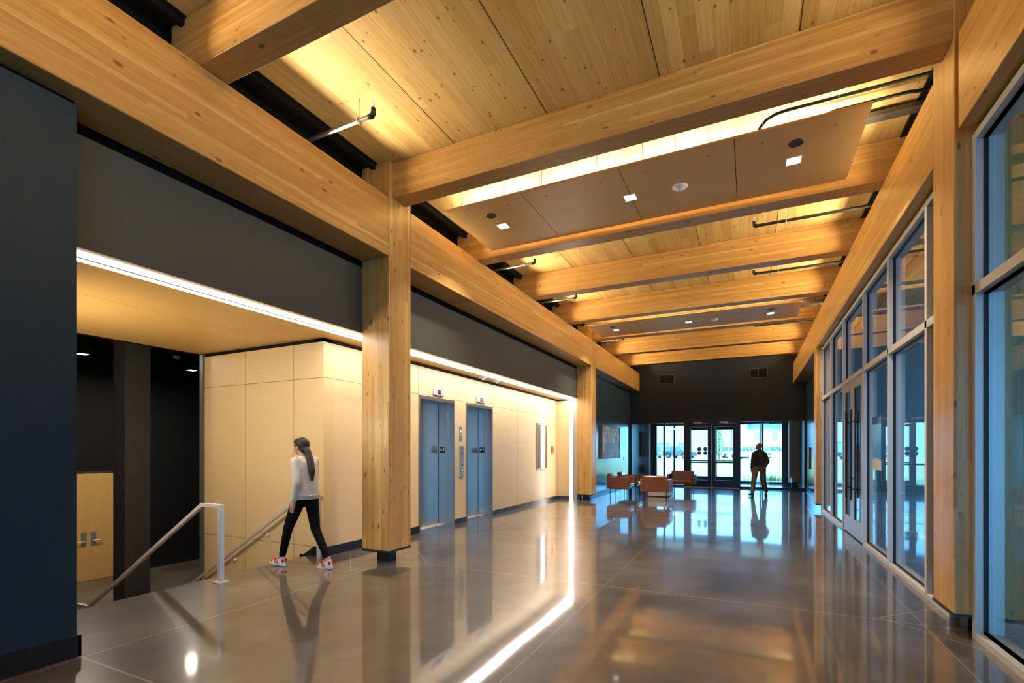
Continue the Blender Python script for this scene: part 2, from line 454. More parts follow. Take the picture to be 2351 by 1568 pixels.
# ================================================================== THE SETTING
# floors
f = MB().prism([(-5.70, 1.6), (-5.70, 5.06), (-5.9, 5.06), (-5.9, 25.1), (7.5, 25.1), (7.5, -5.2), (-5.1, -5.2), (-5.1, 1.6)], 'z', -0.30, 0.0)
struct(f.build('floor', M['floor']))
f = MB().box(-14.2, -5.9, 1.3, 10.0, -1.66, -1.46)
struct(f.build('floor_lower', M['floor_low']))
# stair nosing and stair
st = thing('staircase', (-6.9, 3.4, -1.46), 'grey concrete stair going down behind the floor edge, under the sloping steel rail', 'stairs')
b = MB()
for i in range(8):
    z1 = -0.165 * (i + 1); x1 = -5.70 - 0.28 * i
    b.box(x1 - 0.28, x1, 1.835, 5.04, -1.46, z1)
b.build('treads', M['floor_low'], st)
MB().box(-5.715, -5.70, 1.835, 5.04, -0.30, -0.004).build('top_riser', M['floor_low'], st)

# left side walls
struct(MB().box(-5.0, -4.43, -5.2, 1.83, 0, 4.03).build('wall_left_near', M['navy_near']))
struct(MB().box(-5.0, -4.47, -5.2, 1.83, 4.03, 4.07).build('trim_1', M['black']))
struct(MB().box(-4.43, -4.412, -5.2, 1.85, 0.0, 0.152).box(-4.6, -4.412, 1.83, 1.85, 0, 0.152).build('baseboard_left_near', M['base'], bevel=0.003))
struct(MB().box(-14.2, -5.0, 1.60, 1.83, -1.46, 5.0).build('wall_stair_near', M['blackroom']))
struct(MB().box(-4.95, -4.74, 1.83, 14.35, 3.13, 3.99).box(-4.748, -4.74, 1.83, 14.35, 3.103, 3.13).build('wall_left_bulkhead', M['bulk']))
struct(MB().box(-4.95, -4.765, 1.83, 14.35, 3.99, 4.07).build('trim_2', M['black']))
# soffit of the stair and lift lobby, with the slot for the light line
s = MB().box(-8.25, -5.085, 1.83, 5.3, 3.105, 3.2).box(-5.6, -5.085, 5.3, 14.35, 3.105, 3.2).box(-4.86, -4.748, 1.83, 14.35, 3.105, 3.128)
struct(s.build('ceiling_soffit', M['soffit']))
# recess strip between soffit and panels
s = MB().box(-8.11, -5.435, 5.075, 5.25, 3.05, 3.105).box(-5.6, -5.435, 5.075, 14.35, 3.05, 3.105).box(-5.5, -5.0, 14.365, 14.45, 3.05, 3.105)
struct(s.build('trim_3', M['black']))
# maple clad walls
struct(MB().box(-8.11, -5.42, 5.06, 5.25, -1.46, 3.05).build('wall_stair_maple', M['maple_y']))
M['maple_lift'] = veneer('maple_panel_lift', MAPLE, 'xy', seams=[('z', 2.54, 0.008, 0)] + [('y', v, 0.012, 0) for v in (7.26, 8.48, 8.91, 10.13, 11.49, 12.70, 13.50)], coat=0.15)
w = MB().box(-5.60, -5.42, 5.25, 7.28, 0, 3.05).box(-5.60, -5.42, 8.47, 8.93, 0, 3.05).box(-5.60, -5.42, 10.12, 14.35, 0, 3.05)
w.box(-5.60, -5.42, 7.28, 8.47, 2.53, 3.05).box(-5.60, -5.42, 8.93, 10.12, 2.53, 3.05)
struct(w.build('wall_lift_maple', M['maple_lift']))
struct(MB().box(-5.60, -4.99, 14.35, 14.6, 0, 3.05).build('wall_lift_return', M['maple_hall']))
struct(MB().box(-4.885, -4.74, 14.35, 14.6, 0, 3.105).box(-5.6, -4.885, 14.375, 14.6, 3.05, 3.105).box(-5.6, -4.885, 14.375, 14.6, 0, 0.1).build('wall_lift_jamb', plain('light_grey_paint', (0.42, 0.41, 0.40), 0.5)))
struct(MB().box(-8.20, -8.11, 5.03, 5.25, -1.46, 3.09).build('trim_4', plain('dark_edge_trim', (0.10, 0.095, 0.09), 0.4)))
# baseboards
bb = MB().box(-5.42, -5.405, 5.045, 7.28, 0, 0.13).box(-5.60, -5.405, 5.045, 5.06, 0.0, 0.13)
bb.prism([(-5.60, 0.13), (-5.60, 0.0), (-5.71, 0.0), (-5.71, -0.11), (-6.05, -0.145)], 'y', 5.045, 5.06)
struct(bb.build('baseboard_stair', M['base'], bevel=0.002))
bb = MB().box(-5.42, -5.405, 8.47, 8.93, 0, 0.10).box(-5.42, -5.405, 10.12, 14.35, 0, 0.10).box(-5.41, -4.99, 14.335, 14.35, 0, 0.10)
struct(bb.build('baseboard_lift', M['base_steel'], bevel=0.002))
# far left wall
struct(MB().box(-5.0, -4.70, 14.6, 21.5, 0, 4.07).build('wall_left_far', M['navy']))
struct(MB().box(-4.70, -4.688, 14.8, 21.5, 0, 0.10).build('baseboard_left_far', M['base']))
# dark wall over the girders and black strips where the boards end
struct(MB().box(-5.1, -4.95, -5.2, 21.5, 4.07, 5.33).build('wall_left_upper', M['bulk']))
struct(MB().box(-5.1, -4.47, -5.2, 21.5, 5.325, 5.345).box(-4.56, -4.50, -5.2, 21.5, 5.27, 5.325).box(-4.80, -4.76, -5.2, 21.5, 5.22, 5.325).build('trim_5', M['black']))
struct(MB().box(1.655, 1.78, -5.2, 21.5, 5.322, 5.345).build('trim_6', M['black']))
struct(MB().box(2.00, 2.1, -5.2, 21.5, 4.07, 5.34).build('wall_right_upper', M['bulk']))
# ceiling
struct(MB().box(-5.1, 7.5, -5.2, 21.8, 5.34, 5.55).build('ceiling', M['ceil']))
# end wall
w = MB().box(-5.1, 2.10, 21.5, 21.75, 2.84, 5.34).box(-5.1, -2.43, 21.5, 21.75, 2.72, 2.84).box(-0.35, 2.10, 21.5, 21.75, 2.72, 2.84).box(-5.1, -4.71, 21.5, 21.75, 0, 2.72).box(1.945, 2.10, 21.5, 21.75, 0, 2.72)
struct(w.build('wall_end', M['navy_end']))
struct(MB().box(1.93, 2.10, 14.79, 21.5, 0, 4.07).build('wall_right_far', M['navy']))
struct(MB().box(1.918, 1.93, 14.85, 21.5, 0, 0.10).build('baseboard_right_far', M['base']))
# office beyond the glazing
struct(MB().box(7.3, 7.5, -5.2, 11.0, 0, 5.34).box(7.3, 7.5, 15.0, 25.1, 0, 5.34).box(7.3, 7.5, 11.0, 15.0, 0, 0.8).box(7.3, 7.5, 11.0, 15.0, 2.8, 5.34).box(2.1, 7.3, 16.0, 16.2, 0, 5.34).build('wall_office', M['greywall']))  # opening in the unseen side wall added to let daylight into the office
# rear end of the hall: wall with tall windows, behind the viewpoint
w = MB().box(-5.1, 7.5, -5.2, -5.0, 3.9, 5.34).box(-5.1, 0.3, -5.2, -5.0, 0, 3.9).box(1.55, 2.3, -5.2, -5.0, 0, 3.9).box(6.6, 7.5, -5.2, -5.0, 0, 3.9)
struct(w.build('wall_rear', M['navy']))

# lower lobby
w = MB().box(-14.2, -13.6, 1.6, 10.0, -1.46, 5.2).box(-13.6, -5.9, 9.6, 9.8, -1.46, 5.2)
struct(w.build('wall_lower_lobby', M['blackroom']))
struct(MB().box(-14.2, -8.26, 1.6, 9.8, 3.75, 3.9).box(-8.28, -8.22, 1.83, 5.3, 3.1, 3.9).build('ceiling_lower_lobby', M['blackroom']))
struct(MB().box(-13.6, -13.58, 6.42, 9.6, -1.46, -1.32).build('baseboard_lower', M['base']))
tag(MB().box(-9.35, -9.0, 4.34, 4.71, -1.46, 3.75).build('lobby_column', M['darkcol']), 'square charcoal painted column in the dark lower lobby, beside the wooden double doors', 'column')

struct(MB().box(-8.32, -8.20, 5.25, 9.8, -1.46, 3.9).box(-8.2, -5.9, 9.6, 9.8, -1.46, 3.9).build('wall_lobby_side', M['blackroom']))
# lower lobby double door
d = thing('door_3', (-13.6, 5.4, -1.46), None, None); struct(d)
MB().box(-13.6, -13.56, 4.70, 5.99, -1.46, 0.985).build('frame', M['base'], d)
for y0, y1, hy_, sgn in ((4.73, 5.795, 5.72, -1), (5.80, 6.865, 5.90, 1)):
    lf = MB().box(-13.6, -13.55, y0, y1, -1.455, 0.98).build('door_leaf', M['door_veneer'], d)
    MB().box(-13.55, -13.54, hy_ - 0.05, hy_ + 0.05, -0.66, -0.35).build('lock_plate', plain('grey_lock_steel', (0.22, 0.22, 0.21), 0.5, metal=0.2), lf)
    MB().tube([(-13.54, hy_, -0.55), (-13.49, hy_, -0.55), (-13.485, hy_ + sgn*0.03, -0.55), (-13.485, hy_ + sgn*0.17, -0.55)], 0.011).build('lever', M['ss'], lf, smooth=True)
struct(MB().box(-13.6, -13.55, 4.6, 7.0, 0.99, 1.03).build('trim_7', plain('thin_metal_trim', (0.2, 0.2, 0.19), 0.3, metal=0.8)))
tag(MB().box(-13.6, -13.59, 7.95, 8.02, -1.0, -0.88).build('wall_outlet', M['base']), 'small black wall socket low on the dark lobby wall', 'socket')

def can_light(x, y, lab):
    t = thing('can_light', (x, y, 3.75), lab, 'ceiling light', 'square can lights in the dark lower lobby')
    MB().box(x-.09, x+.09, y-.09, y+.09, 3.32, 3.75).build('housing', M['black'], t)
    MB().box(x-.075, x+.075, y-.075, y+.075, 3.312, 3.32).build('lens', M['can_off'], t)
    return t
for x, y, lab in ((-11.27, 4.74, 'square black ceiling can light at the left of the dark lobby'), (-9.72, 4.75, 'square black ceiling can light hanging in front of the charcoal column head'),
                  (-11.33, 6.77, 'square black ceiling can light close to the end of the maple stair wall')):
    t = can_light(x, y, lab)
    area('can_lamp', t, (x, y, 3.30), (0, 0, -1), 0.12, 0.12, 22, DN_C)
tag(MB().lathe([(0.0, -0.07), (0.06, -0.065), (0.075, -0.03), (0.075, 0)], (-12.24, 6.97, 3.75)).build('smoke_detector', M['white'], smooth=True), 'small pale smoke detector on the black lobby ceiling', 'smoke detector')

# ================================================================== TIMBER FRAME
def column(x0, y0, x1, y1, lab, zt=5.335):
    cx_, cy_ = (x0+x1)/2, (y0+y1)/2
    t = thing('timber_column', (cx_, cy_, 0), lab, 'column', 'glulam columns')
    MB().box(x0, x1, y0, y1, 0.172, zt).build('post', M['post'], t, bevel=0.006)
    MB().box(x0-.006, x1+.006, y0-.006, y1+.006, 0.147, 0.172).build('base_plate', M['steel_black'], t, bevel=0.002)
    MB().box(cx_-.095, cx_+.095, cy_-.09, cy_+.09, 0.0, 0.147).build('steel_foot', M['steel_black'], t, bevel=0.004)
    for dx in (-.16, .16):
        for dy in (-.16, .16):
            MB().cyl((cx_+dx, cy_+dy), 0.014, 0.128, 0.147, 6).build('bolt', M['steel_black'], t)
    return t
column(-4.735, 5.09, -4.275, 5.55, 'square glulam timber column in the middle left, between the stair opening and the lifts')
column(-4.735, 14.28, -4.275, 14.79, 'square glulam timber column beside the bright vertical light line and the armchairs')
column(1.5, 5.16, 1.96, 5.66, 'square glulam timber column at the right, between the two tall glass walls')
column(1.5, 14.28, 1.96, 14.79, 'far right glulam timber column at the end of the glass wall')

def girder(x0, x1, y0, y1, lab, zb=4.07, zt=4.84):
    return tag(MB().box(x0, x1, y0, y1, zb, zt).build('timber_girder', M['girder'], bevel=0.008), lab, 'beam', 'long glulam girders')
girder(-4.735, -4.275, -4.9, 5.085, 'long glulam girder running from the upper left corner to the nearest left column')
girder(-4.735, -4.275, 5.555, 14.275, 'long glulam girder over the lift lobby, between the two left columns')
girder(-4.735, -4.275, 14.795, 21.46, 'short glulam girder over the framed painting, ending before the dark end wall')
girder(1.5, 1.96, -4.9, 5.07, 'glulam girder at the upper right corner above the nearest glass wall')
girder(1.5, 1.96, 5.665, 14.275, 'long glulam girder above the glass wall with the double door')
girder(1.5, 1.96, 14.795, 21.43, 'short glulam girder at the far right, ending before the dark end wall')

BY = [(-2.3, -2.03), (0.03, 0.29), (2.63, 2.885), (5.17, 5.44), (7.44, 7.715), (9.75, 10.03), (12.09, 12.36), (14.40, 14.67), (16.81, 17.08), (19.20, 19.47)]
BL = ['glulam ceiling beam behind the viewer', 'glulam ceiling beam just over the viewer', 'glulam ceiling beam at the top left, nearest to the viewer', 'large glulam ceiling beam between the near columns, in front of the large hanging panel',
      'glulam ceiling beam just behind the large hanging wood panel', 'glulam ceiling beam with a black sprinkler pipe before it and another behind it',
      'glulam ceiling beam just in front of the small far hanging panel', 'glulam ceiling beam framed into the far pair of columns, behind the far hanging panel',
      'glulam ceiling beam, last but one before the dark end wall', 'glulam ceiling beam nearest to the dark end wall']
for i, (a, c) in enumerate(BY):
    x0, x1, zb = (-4.275, 1.5, 4.866) if i in (3, 7) else (-4.70, 1.93, 4.842)
    tag(MB().box(x0, x1, a, c, zb, 5.338).build('ceiling_beam', M['beam'], bevel=0.006), BL[i], 'beam', 'glulam ceiling beams')

# ================================================================== LIGHTS OF THE ROOM AND ADDED FILL
# linear uplights lying on top of the girders, one per bay and side
BAYN = ['at the back of the hall behind the viewer', 'over the viewer', 'in front of the nearest ceiling beam', 'between the nearest ceiling beam and the near columns', 'beside the large near hanging panel', 'one bay behind the large hanging panel', 'two bays behind the large hanging panel', 'beside the far hanging panel', 'just behind the far pair of columns', 'between the last two ceiling beams', 'between the last ceiling beam and the end wall']
bays = [(-4.6, -2.3), (-1.95, 0.0), (0.35, 2.58), (2.94, 5.0), (5.62, 7.38), (7.78, 9.69), (10.09, 12.03), (12.42, 14.2), (14.86, 16.75), (17.14, 19.14), (19.53, 21.2)]
for i, (a, c) in enumerate(bays):
    for side in (-1, 1):
        x = -4.36 if side < 0 else 1.585
        sgn = 1 if side < 0 else -1
        t = thing('linear_uplight', (x, (a+c)/2, 4.84), 'slim uplight on the %s girder, %s' % ('left' if side < 0 else 'right', BAYN[i]), 'uplight', 'uplights on the girders')
        MB().box(x-.035, x+.035, a+.12, c-.12, 4.842, 4.875).build('housing', M['black'], t)
        MB().box(x-.022+sgn*.004, x+.022+sgn*.004, a+.14, c-.14, 4.875, 4.879).build('lens', M['lens_up'], t)
        k = 1.0 if i not in (4, 7) else 0.5
        if side > 0 and i < 4: k = 0.45
        if side < 0 and i in (2, 3): k = 0.72
        if i < 2: k = 1.5  # unseen rear bays, added and boosted to warm the near column faces
        area('uplight_lamp', t, (x + sgn*.012, (a+c)/2, 4.886), (sgn*1.0, 0, 0.30), 0.04, c-a-.28, UP_E*k*(c-a)/2.0, UP_C, spread=100)

# LED line round the lift and stair opening
t = thing('light_line', (-4.97, 8.1, 3.10), 'long white light line along the soffit edge, turning down beside the far left column', 'light fitting')
MB().box(-4.950, -4.865, 1.84, 14.34, 3.095, 3.104).build('lens', M['led'], t)
MB().box(-5.080, -4.974, 1.84, 14.34, 3.095, 3.104).build('lens', M['led'], t)  # glowing strip in place of the lit side wall of the channel
MB().box(-4.974, -4.950, 1.84, 14.34, 3.088, 3.104).build('divider', M['base'], t)
MB().box(-4.985, -4.885, 14.352, 14.372, 0.0, 3.105).build('lens', M['led'], t)
MB().box(-5.085, -4.86, 1.84, 14.34, 3.105, 3.115).build('channel', M['white'], t)

# hanging ceiling panels
def cloud(y0, y1, z, xs, lab, idx):
    t = thing('hanging_panel', ((xs[0]+xs[-1])/2, (y0+y1)/2, z), lab, 'ceiling panel', 'hanging wood ceiling panels')
    ym = (y0+y1)/2
    for a, c in zip(xs[:-1], xs[1:]):
        p = MB().box(a+.004, c-.004, y0, y1, z, z+.022).build('board', M['cloud'], t)
        for px_ in (a+.28, c-.28):
            for py_ in (y0+.22, y1-.16):
                MB().cyl((px_, py_), .013, z-.004, z, 10).build('screw', M['screw'], p)
        for px_ in (a+.28, c-.28):
            MB().tube([(px_, y0+.06, z+.02), (px_, y0+.06, 5.335)], .004, 6).build('wire', M['white'], p)
    MB().box(xs[0]+.002, xs[-1]-.002, y0-.004, y0+.002, z+.001, z+.024).box(xs[0]-.002, xs[0]+.004, y0, y1, z+.001, z+.024).build('edge_band', M['cloud_edge'], t)
    MB().box(xs[0]+.01, xs[-1]-.01, y0+.005, y1-.005, z+.023, z+.027).build('backing', M['black'], t)  # sheet added above the boards to stop light leaking through their gaps
    MB().box(xs[0]+.25, xs[-1]-.25, ym-.03, ym+.03, z+.03, z+.07).build('light_channel', M['black'], t)
    for xa in (-3.35, -2.07, -0.79, 0.49):
        o = area('cove_lamp', t, (xa, ym+.02, z+.09), (0, -0.12, 1), 1.1, 0.10, 16, (1.0, 0.84, 0.58), spread=165)
        # the area helper keeps its long side along the hall; turn it across
        o.rotation_euler = (math.pi, 0, 0); o.data.size, o.data.size_y = 1.1, 0.10
    return t
M['screw'] = plain('brass_screw', (0.35, 0.25, 0.12), 0.4, metal=0.8)
XS = [-3.96, -2.73, -1.43, -0.15, 1.10]
cloud(5.88, 7.37, 4.92, XS, 'large hanging wood veneer ceiling panel with square downlights, in the near bay', 0)
cloud(12.93, 14.34, 4.90, XS, 'smaller looking hanging wood veneer panel in the far bay, above the second pair of columns', 1)
def downlight(x, y, z, lab):
    t = thing('recessed_downlight', (x, y, z), lab, 'downlight', 'square downlights in the hanging panels')
    MB().box(x-.085, x+.085, y-.085, y+.085, z-.004, z+.0).build('trim_ring', M['white'], t)
    MB().box(x-.072, x+.072, y-.072, y+.072, z-.006, z-.003).build('lens', M['lens_dn'], t)
    area('lamp', t, (x, y, z-.012), (0, 0, -1), 0.13, 0.13, 26, DN_C, spread=110)
PN = {4.92: 'near', 4.90: 'far'}
for yy, z in ((6.636, 4.92), (13.66, 4.90)):
    for x, w_ in ((-3.37, 'left'), (-1.446, 'middle'), (0.469, 'right')):
        downlight(x, yy, z, 'square white downlight in the %s board of the %s hanging panel' % (w_, PN[z]))
    for x, w_ in ((-3.38, 'left'), (0.468, 'right')):
        tag(MB().lathe([(0.0, 0.0), (.055, 0.0), (.075, -.004), (.08, 0.002)], (x, yy-.372, z-.002)).build('round_grille', plain('bronze_disc', (0.06, 0.035, 0.015), 0.4, metal=0.4), smooth=True),
            'round dark disc beside the %s downlight of the %s hanging panel' % (w_, PN[z]), 'speaker grille', 'round discs in the hanging panels')
    tag(MB().lathe([(0, -.055), (.03, -.05), (.045, -.03), (.08, -.022), (.095, -.008), (.095, 0)], (-0.81, yy+.01, z)).build('smoke_detector', M['white'], smooth=True),
        'round white smoke detector under the %s hanging panel' % PN[z], 'smoke detector', 'detectors under the hanging panels')

# sprinkler pipes
def sprinkler(xa, xb, y, lab, z=5.10, mat='pipe', hang=None):
    t = thing('sprinkler_pipe', (xb, y, z), lab, 'sprinkler', 'sprinkler branch pipes')
    s = 1 if xb > xa else -1
    MB().tube([(xa, y, z), (xb - s*.05, y, z)], .024, 14).build('pipe', M[mat], t, smooth=True)
    MB().tube([(xb - s*.06, y, z), (xb - s*.02, y, z), (xb, y, z+.02), (xb, y, z+.075)], [.029, .031, .029, .026], 14).build('elbow', M['pipe_black'], t, smooth=True)
    h = MB().tube([(xb, y, z+.07), (xb, y, z+.10)], .011, 8).tube([(xb-.013, y, z+.09), (xb-.018, y, z+.12), (xb, y, z+.135)], .003, 6).tube([(xb+.013, y, z+.09), (xb+.018, y, z+.12), (xb, y, z+.135)], .003, 6).cyl((xb, y), .017, z+.133, z+.138, 10)
    h.build('sprinkler_head', M['ss'], t, smooth=True)
    hx = hang if hang is not None else xb - s*.20
    MB().tube([(hx, y, z+.03), (hx, y, 5.338)], .006, 8).tube([(hx+.008*math.cos(a), y+.034*math.cos(a), z+.034*math.sin(a)) for a in [k*math.pi/8 for k in range(17)]], .006, 6).build('hanger', M['ss'], t, smooth=True)
    return t
sprinkler(-4.86, -3.63, 4.07, 'pale steel sprinkler pipe with upturned head at the upper left, before the large ceiling beam')
sprinkler(-4.94, -3.70, 8.62, 'small steel sprinkler pipe on the left, behind the large hanging panel')
sprinkler(-4.94, -3.66, 11.0, 'small steel sprinkler pipe on the left, one bay behind the large hanging panel bay')
sprinkler(-4.94, -3.64, 15.75, 'dark sprinkler pipe on the left, just behind the far left column head')
sprinkler(1.99, -0.02+.09, 8.75, 'black sprinkler pipe reaching out from the right girder, behind the large hanging panel', mat='pipe_black', hang=.52)
sprinkler(1.99, 0.08, 11.1, 'black sprinkler pipe reaching out from the right girder, before the far hanging panel bay', mat='pipe_black', hang=.52)
sprinkler(1.99, 0.15, 15.75, 'short black sprinkler pipe at the far right, behind the far hanging panel', mat='pipe_black', hang=.6)

# conduits over the near panel
t = thing('conduit_run', (1.3, 6.2, 5.28), 'black bent conduits and a flat duct above the right end of the large hanging panel', 'conduit')
MB().tube([(1.99, 6.21, 5.27), (0.36, 6.20, 5.27), (0.26, 6.21, 5.265), (0.17, 6.23, 5.24), (0.11, 6.26, 5.19), (0.08, 6.28, 5.12), (0.08, 6.28, 4.95)], .018, 12).build('conduit', M['pipe_black'], t, smooth=True)
MB().tube([(1.99, 6.51, 5.29), (1.66, 6.50, 5.29), (1.58, 6.47, 5.275), (1.50, 6.44, 5.27), (0.86, 6.44, 5.27), (0.78, 6.45, 5.26), (0.70, 6.47, 5.22), (0.66, 6.5, 5.15), (0.66, 6.5, 4.98)], .018, 12).build('conduit', M['pipe_black'], t, smooth=True)
MB().box(0.6, 1.99, 6.70, 6.84, 5.25, 5.30).build('flat_duct', plain('dull_duct', (0.12, 0.11, 0.10), 0.4, metal=0.6), t)
t = thing('cable_tray', (-1.4, 13.3, 5.1), 'cable ladder and ducts glimpsed above the far hanging panel', 'cable tray')
MB().box(-4.0, 1.1, 13.20, 13.23, 5.16, 5.22).box(-4.0, 1.1, 13.45, 13.48, 5.16, 5.22).build('rail', M['pipe'], t)
for k in range(22): MB().box(-3.95 + k*.235, -3.92 + k*.235, 13.23, 13.45, 5.17, 5.19).build('rung', M['pipe'], t)
MB().tube([(0.9, 13.9, 5.1), (1.99, 13.9, 5.1)], .07, 16).build('round_duct', plain('dull_round_duct', (0.10, 0.09, 0.08), 0.35, metal=0.7), t, smooth=True)

# linear grilles on the upper dark wall
for a, c, lab in ((2.95, 4.5, 'black slot air grille on the upper left wall before the near column'), (5.75, 6.9, 'black slot air grille on the upper left wall behind the near column head')):
    t = thing('air_grille', (-4.95, (a+c)/2, 4.95), lab, 'air grille', 'slot grilles over the left girder')
    MB().box(-4.95, -4.90, a, c, 4.92, 5.20).build('frame', M['black'], t)
    b = MB()
    for k in range(3): b.box(-4.90, -4.885, a+.04, c-.04, 4.96+k*.08, 4.975+k*.08)
    b.build('blades', plain('dark_blade', (0.02, 0.02, 0.02), 0.3), t)
for x0, x1, z0, z1, lab in ((-3.42, -2.86, 4.37, 4.70, 'left dark return air grille high on the end wall'), (0.03, 0.61, 4.39, 4.72, 'right dark return air grille high on the end wall')):
    t = thing('air_grille', ((x0+x1)/2, 21.5, z0), lab, 'air grille', 'grilles on the end wall')
    b = MB().box(x0-.03, x1+.03, 21.485, 21.5, z0-.03, z0).box(x0-.03, x1+.03, 21.485, 21.5, z1, z1+.03).box(x0-.03, x0, 21.485, 21.5, z0, z1).box(x1, x1+.03, 21.485, 21.5, z0, z1).box((x0+x1)/2-.01, (x0+x1)/2+.01, 21.485, 21.5, z0, z1)
    b.build('frame', M['bulk'], t)
    b = MB().box(x0, x1, 21.497, 21.5, z0, z1)
    for k in range(8): b.box(x0, x1, 21.488, 21.492, z0+.02+k*.04, z0+.04+k*.04)
    b.build('blades', M['black'], t)

t = thing('wall_light', (-6.6, 1.9, 1.9), 'slim linear wall light on the side wall of the stair, facing the maple wall', 'wall light')  # added lamp, out of view, brightens the maple stair wall and soffit
MB().box(-7.4, -5.8, 1.832, 1.90, 1.92, 1.98).build('housing', M['black'], t)
MB().box(-7.38, -5.82, 1.90, 1.904, 1.925, 1.975).build('lens', M['lens_up'], t)
area('wall_lamp', t, (-6.6, 1.915, 1.95), (0, 1, .25), 1.5, .05, 24, (1.0, .84, .62), spread=170)
# ================================================================== GLAZING ON THE RIGHT
FX0, FX1, GX = 1.612, 1.79, 1.676
def glazing(name, y0, y1, mull, door=None, origin=None):
    w = thing(name, (1.65, (y0+y1)/2, 0), None, None); struct(w)
    segs = [(y0, y1)] if door is None else [(y0, door[0]), (door[1], y1)]
    b = MB()
    for a, c in segs: b.box(FX0, FX1, a, c, 0, 0.055)
    b.build('sill', M['frame'], w, bevel=0.002)
    MB().box(FX0, FX1, y0, y1, 2.745, 2.825).build('transom', M['frame'], w, bevel=0.002)
    MB().box(FX0, FX1, y0, y1, 3.975, 4.035).build('head', M['frame'], w, bevel=0.002)
    MB().box(FX0+.03, FX1-.03, y0, y1, 4.035, 4.07).build('head_reveal', M['gasket'], w)
    ys = []
    for a in mull:
        zb = 0.055
        MB().box(FX0, FX1, a, a+.062, zb, 3.975).build('mullion', M['frame'], w, bevel=0.002)
        MB().box(GX-.014, GX+.016, a-.008, a+.07, zb, 3.975).build('gasket', M['gasket'], w)
        ys.append((a, a+.062))
    ed = [y0] + [v for p in ys for v in p] + [y1]
    cells = [(ed[i], ed[i+1]) for i in range(0, len(ed), 2) if ed[i+1]-ed[i] > 0.1]
    g = MB()
    for a, c in cells:
        if door is None or c <= door[0]+.1 or a >= door[1]-.1:
            g.box(GX-.014, GX+.016, a, c, 0.055, 0.070).box(GX-.014, GX+.016, a, c, 2.733, 2.745)
        g.box(GX-.014, GX+.016, a, c, 2.825, 2.837).box(GX-.014, GX+.016, a, c, 3.963, 3.975)
    g.build('gasket', M['gasket'], w)
    for a, c in cells:
        if door is None or c <= door[0]+.1 or a >= door[1]-.1:
            MB().box(GX, GX+.012, a, c, 0.06, 2.74).build('pane', M['glass'], w)
        MB().box(GX, GX+.012, a, c, 2.83, 3.97).build('pane', M['glass'], w)
    return w
glazing('window_1', -4.9, 5.16, [5.098, 3.52, 1.95, 0.38, -1.19, -2.76, -4.33])
glazing('window_2', 5.66, 14.28, [5.66, 6.285, 7.80, 9.34, 11.20, 12.77, 14.215], door=(9.402, 11.20))
# double door in the glass wall
d = thing('door_1', (1.63, 10.3, 0), None, None); struct(d)
DF = plain('door_aluminium', (0.50, 0.47, 0.43), 0.4, metal=0.35)
MB().box(1.635, 1.66, 9.405, 9.43, 0.01, 2.74).box(1.635, 1.66, 11.17, 11.195, 0.01, 2.74).build('hinge_strip', M['gasket'], d)
b = MB()
for k in range(60):
    for yy in (9.412, 11.178): b.box(1.631, 1.635, yy, yy+.008, 0.06+k*.0445, 0.075+k*.0445)
b.build('hinge_pins', M['ss'], d)
for (y0, y1, g0, g1, hy_) in ((9.435, 10.296, 9.60, 10.17, 9.98), (10.304, 11.165, 10.50, 11.04, 10.47)):
    lf = MB().box(1.622, 1.672, y0, g0, 0.02, 2.735).box(1.622, 1.672, g1, y1, 0.02, 2.735).box(1.622, 1.672, g0, g1, 0.02, 0.31).box(1.622, 1.672, g0, g1, 2.58, 2.735).build('door_leaf', DF, d, bevel=0.002)
    MB().box(1.642, 1.654, g0, g1, 0.31, 2.58).build('pane', M['glass'], lf)
    MB().box(1.632, 1.664, g0, g0+.012, 0.31, 2.58).box(1.632, 1.664, g1-.012, g1, 0.31, 2.58).build('gasket', M['gasket'], lf)
    for sx in (1.555, 1.735):
        h = MB().tube([(sx, hy_, 0.66), (sx, hy_, 2.20)], .017, 10)
        for z in (0.85, 2.0): h.tube([(sx, hy_, z), (1.645, hy_+.0, z), (1.645, hy_+.02, z)], .009, 8)
        h.build('pull_handle', M['gasket'], lf, smooth=True)
    MB().cyl((0, 0), .02, -.004, .004, 14, M=Matrix.Translation((1.618, 10.25 if y0 < 10 else 10.36, 1.02)) @ Matrix.Rotation(R(90), 4, 'Y')).build('lock', M['gasket'], lf)
# poster on the glass
def poster_mat():
    m, nt, b = new_mat('poster_print')
    p = N(nt, 'ShaderNodeNewGeometry').outputs['Position']; sp = N(nt, 'ShaderNodeSeparateXYZ'); nt.links.new(p, sp.inputs[0])
    z = sp.outputs[2]; y = sp.outputs[1]
    wob = mth(nt, 'MULTIPLY', mth(nt, 'SUBTRACT', noise(nt, p, 6, 4, 0.7), 0.5), 0.12)
    zz = mth(nt, 'DIVIDE', mth(nt, 'SUBTRACT', mth(nt, 'ADD', z, wob), 1.22), 0.78)
    c = ramp(nt, zz, [(0.0, (0.62, 0.62, 0.42)), (0.19, (0.60, 0.60, 0.42)), (0.22, (0.04, 0.16, 0.35)), (0.45, (0.02, 0.22, 0.50)), (0.62, (0.10, 0.42, 0.72)), (0.84, (0.20, 0.55, 0.85)), (0.87, (0.01, 0.03, 0.10)), (1.0, (0.01, 0.03, 0.10))])
    d = mth(nt, 'ABSOLUTE', mth(nt, 'SUBTRACT', mth(nt, 'SUBTRACT', 9.02, y), mth(nt, 'MULTIPLY', mth(nt, 'SUBTRACT', z, 1.38), 0.9)))
    fl = mth(nt, 'MULTIPLY', mth(nt, 'SUBTRACT', 1.0, mth(nt, 'DIVIDE', d, 0.16), clamp=True), mth(nt, 'GREATER_THAN', zz, 0.22))
    c = mixc(nt, mth(nt, 'MULTIPLY', fl, 0.4), c, (0.45, 0.55, 0.80))
    nt.links.new(c, b.inputs['Base Color']); b.inputs['Roughness'].default_value = 0.4
    return m
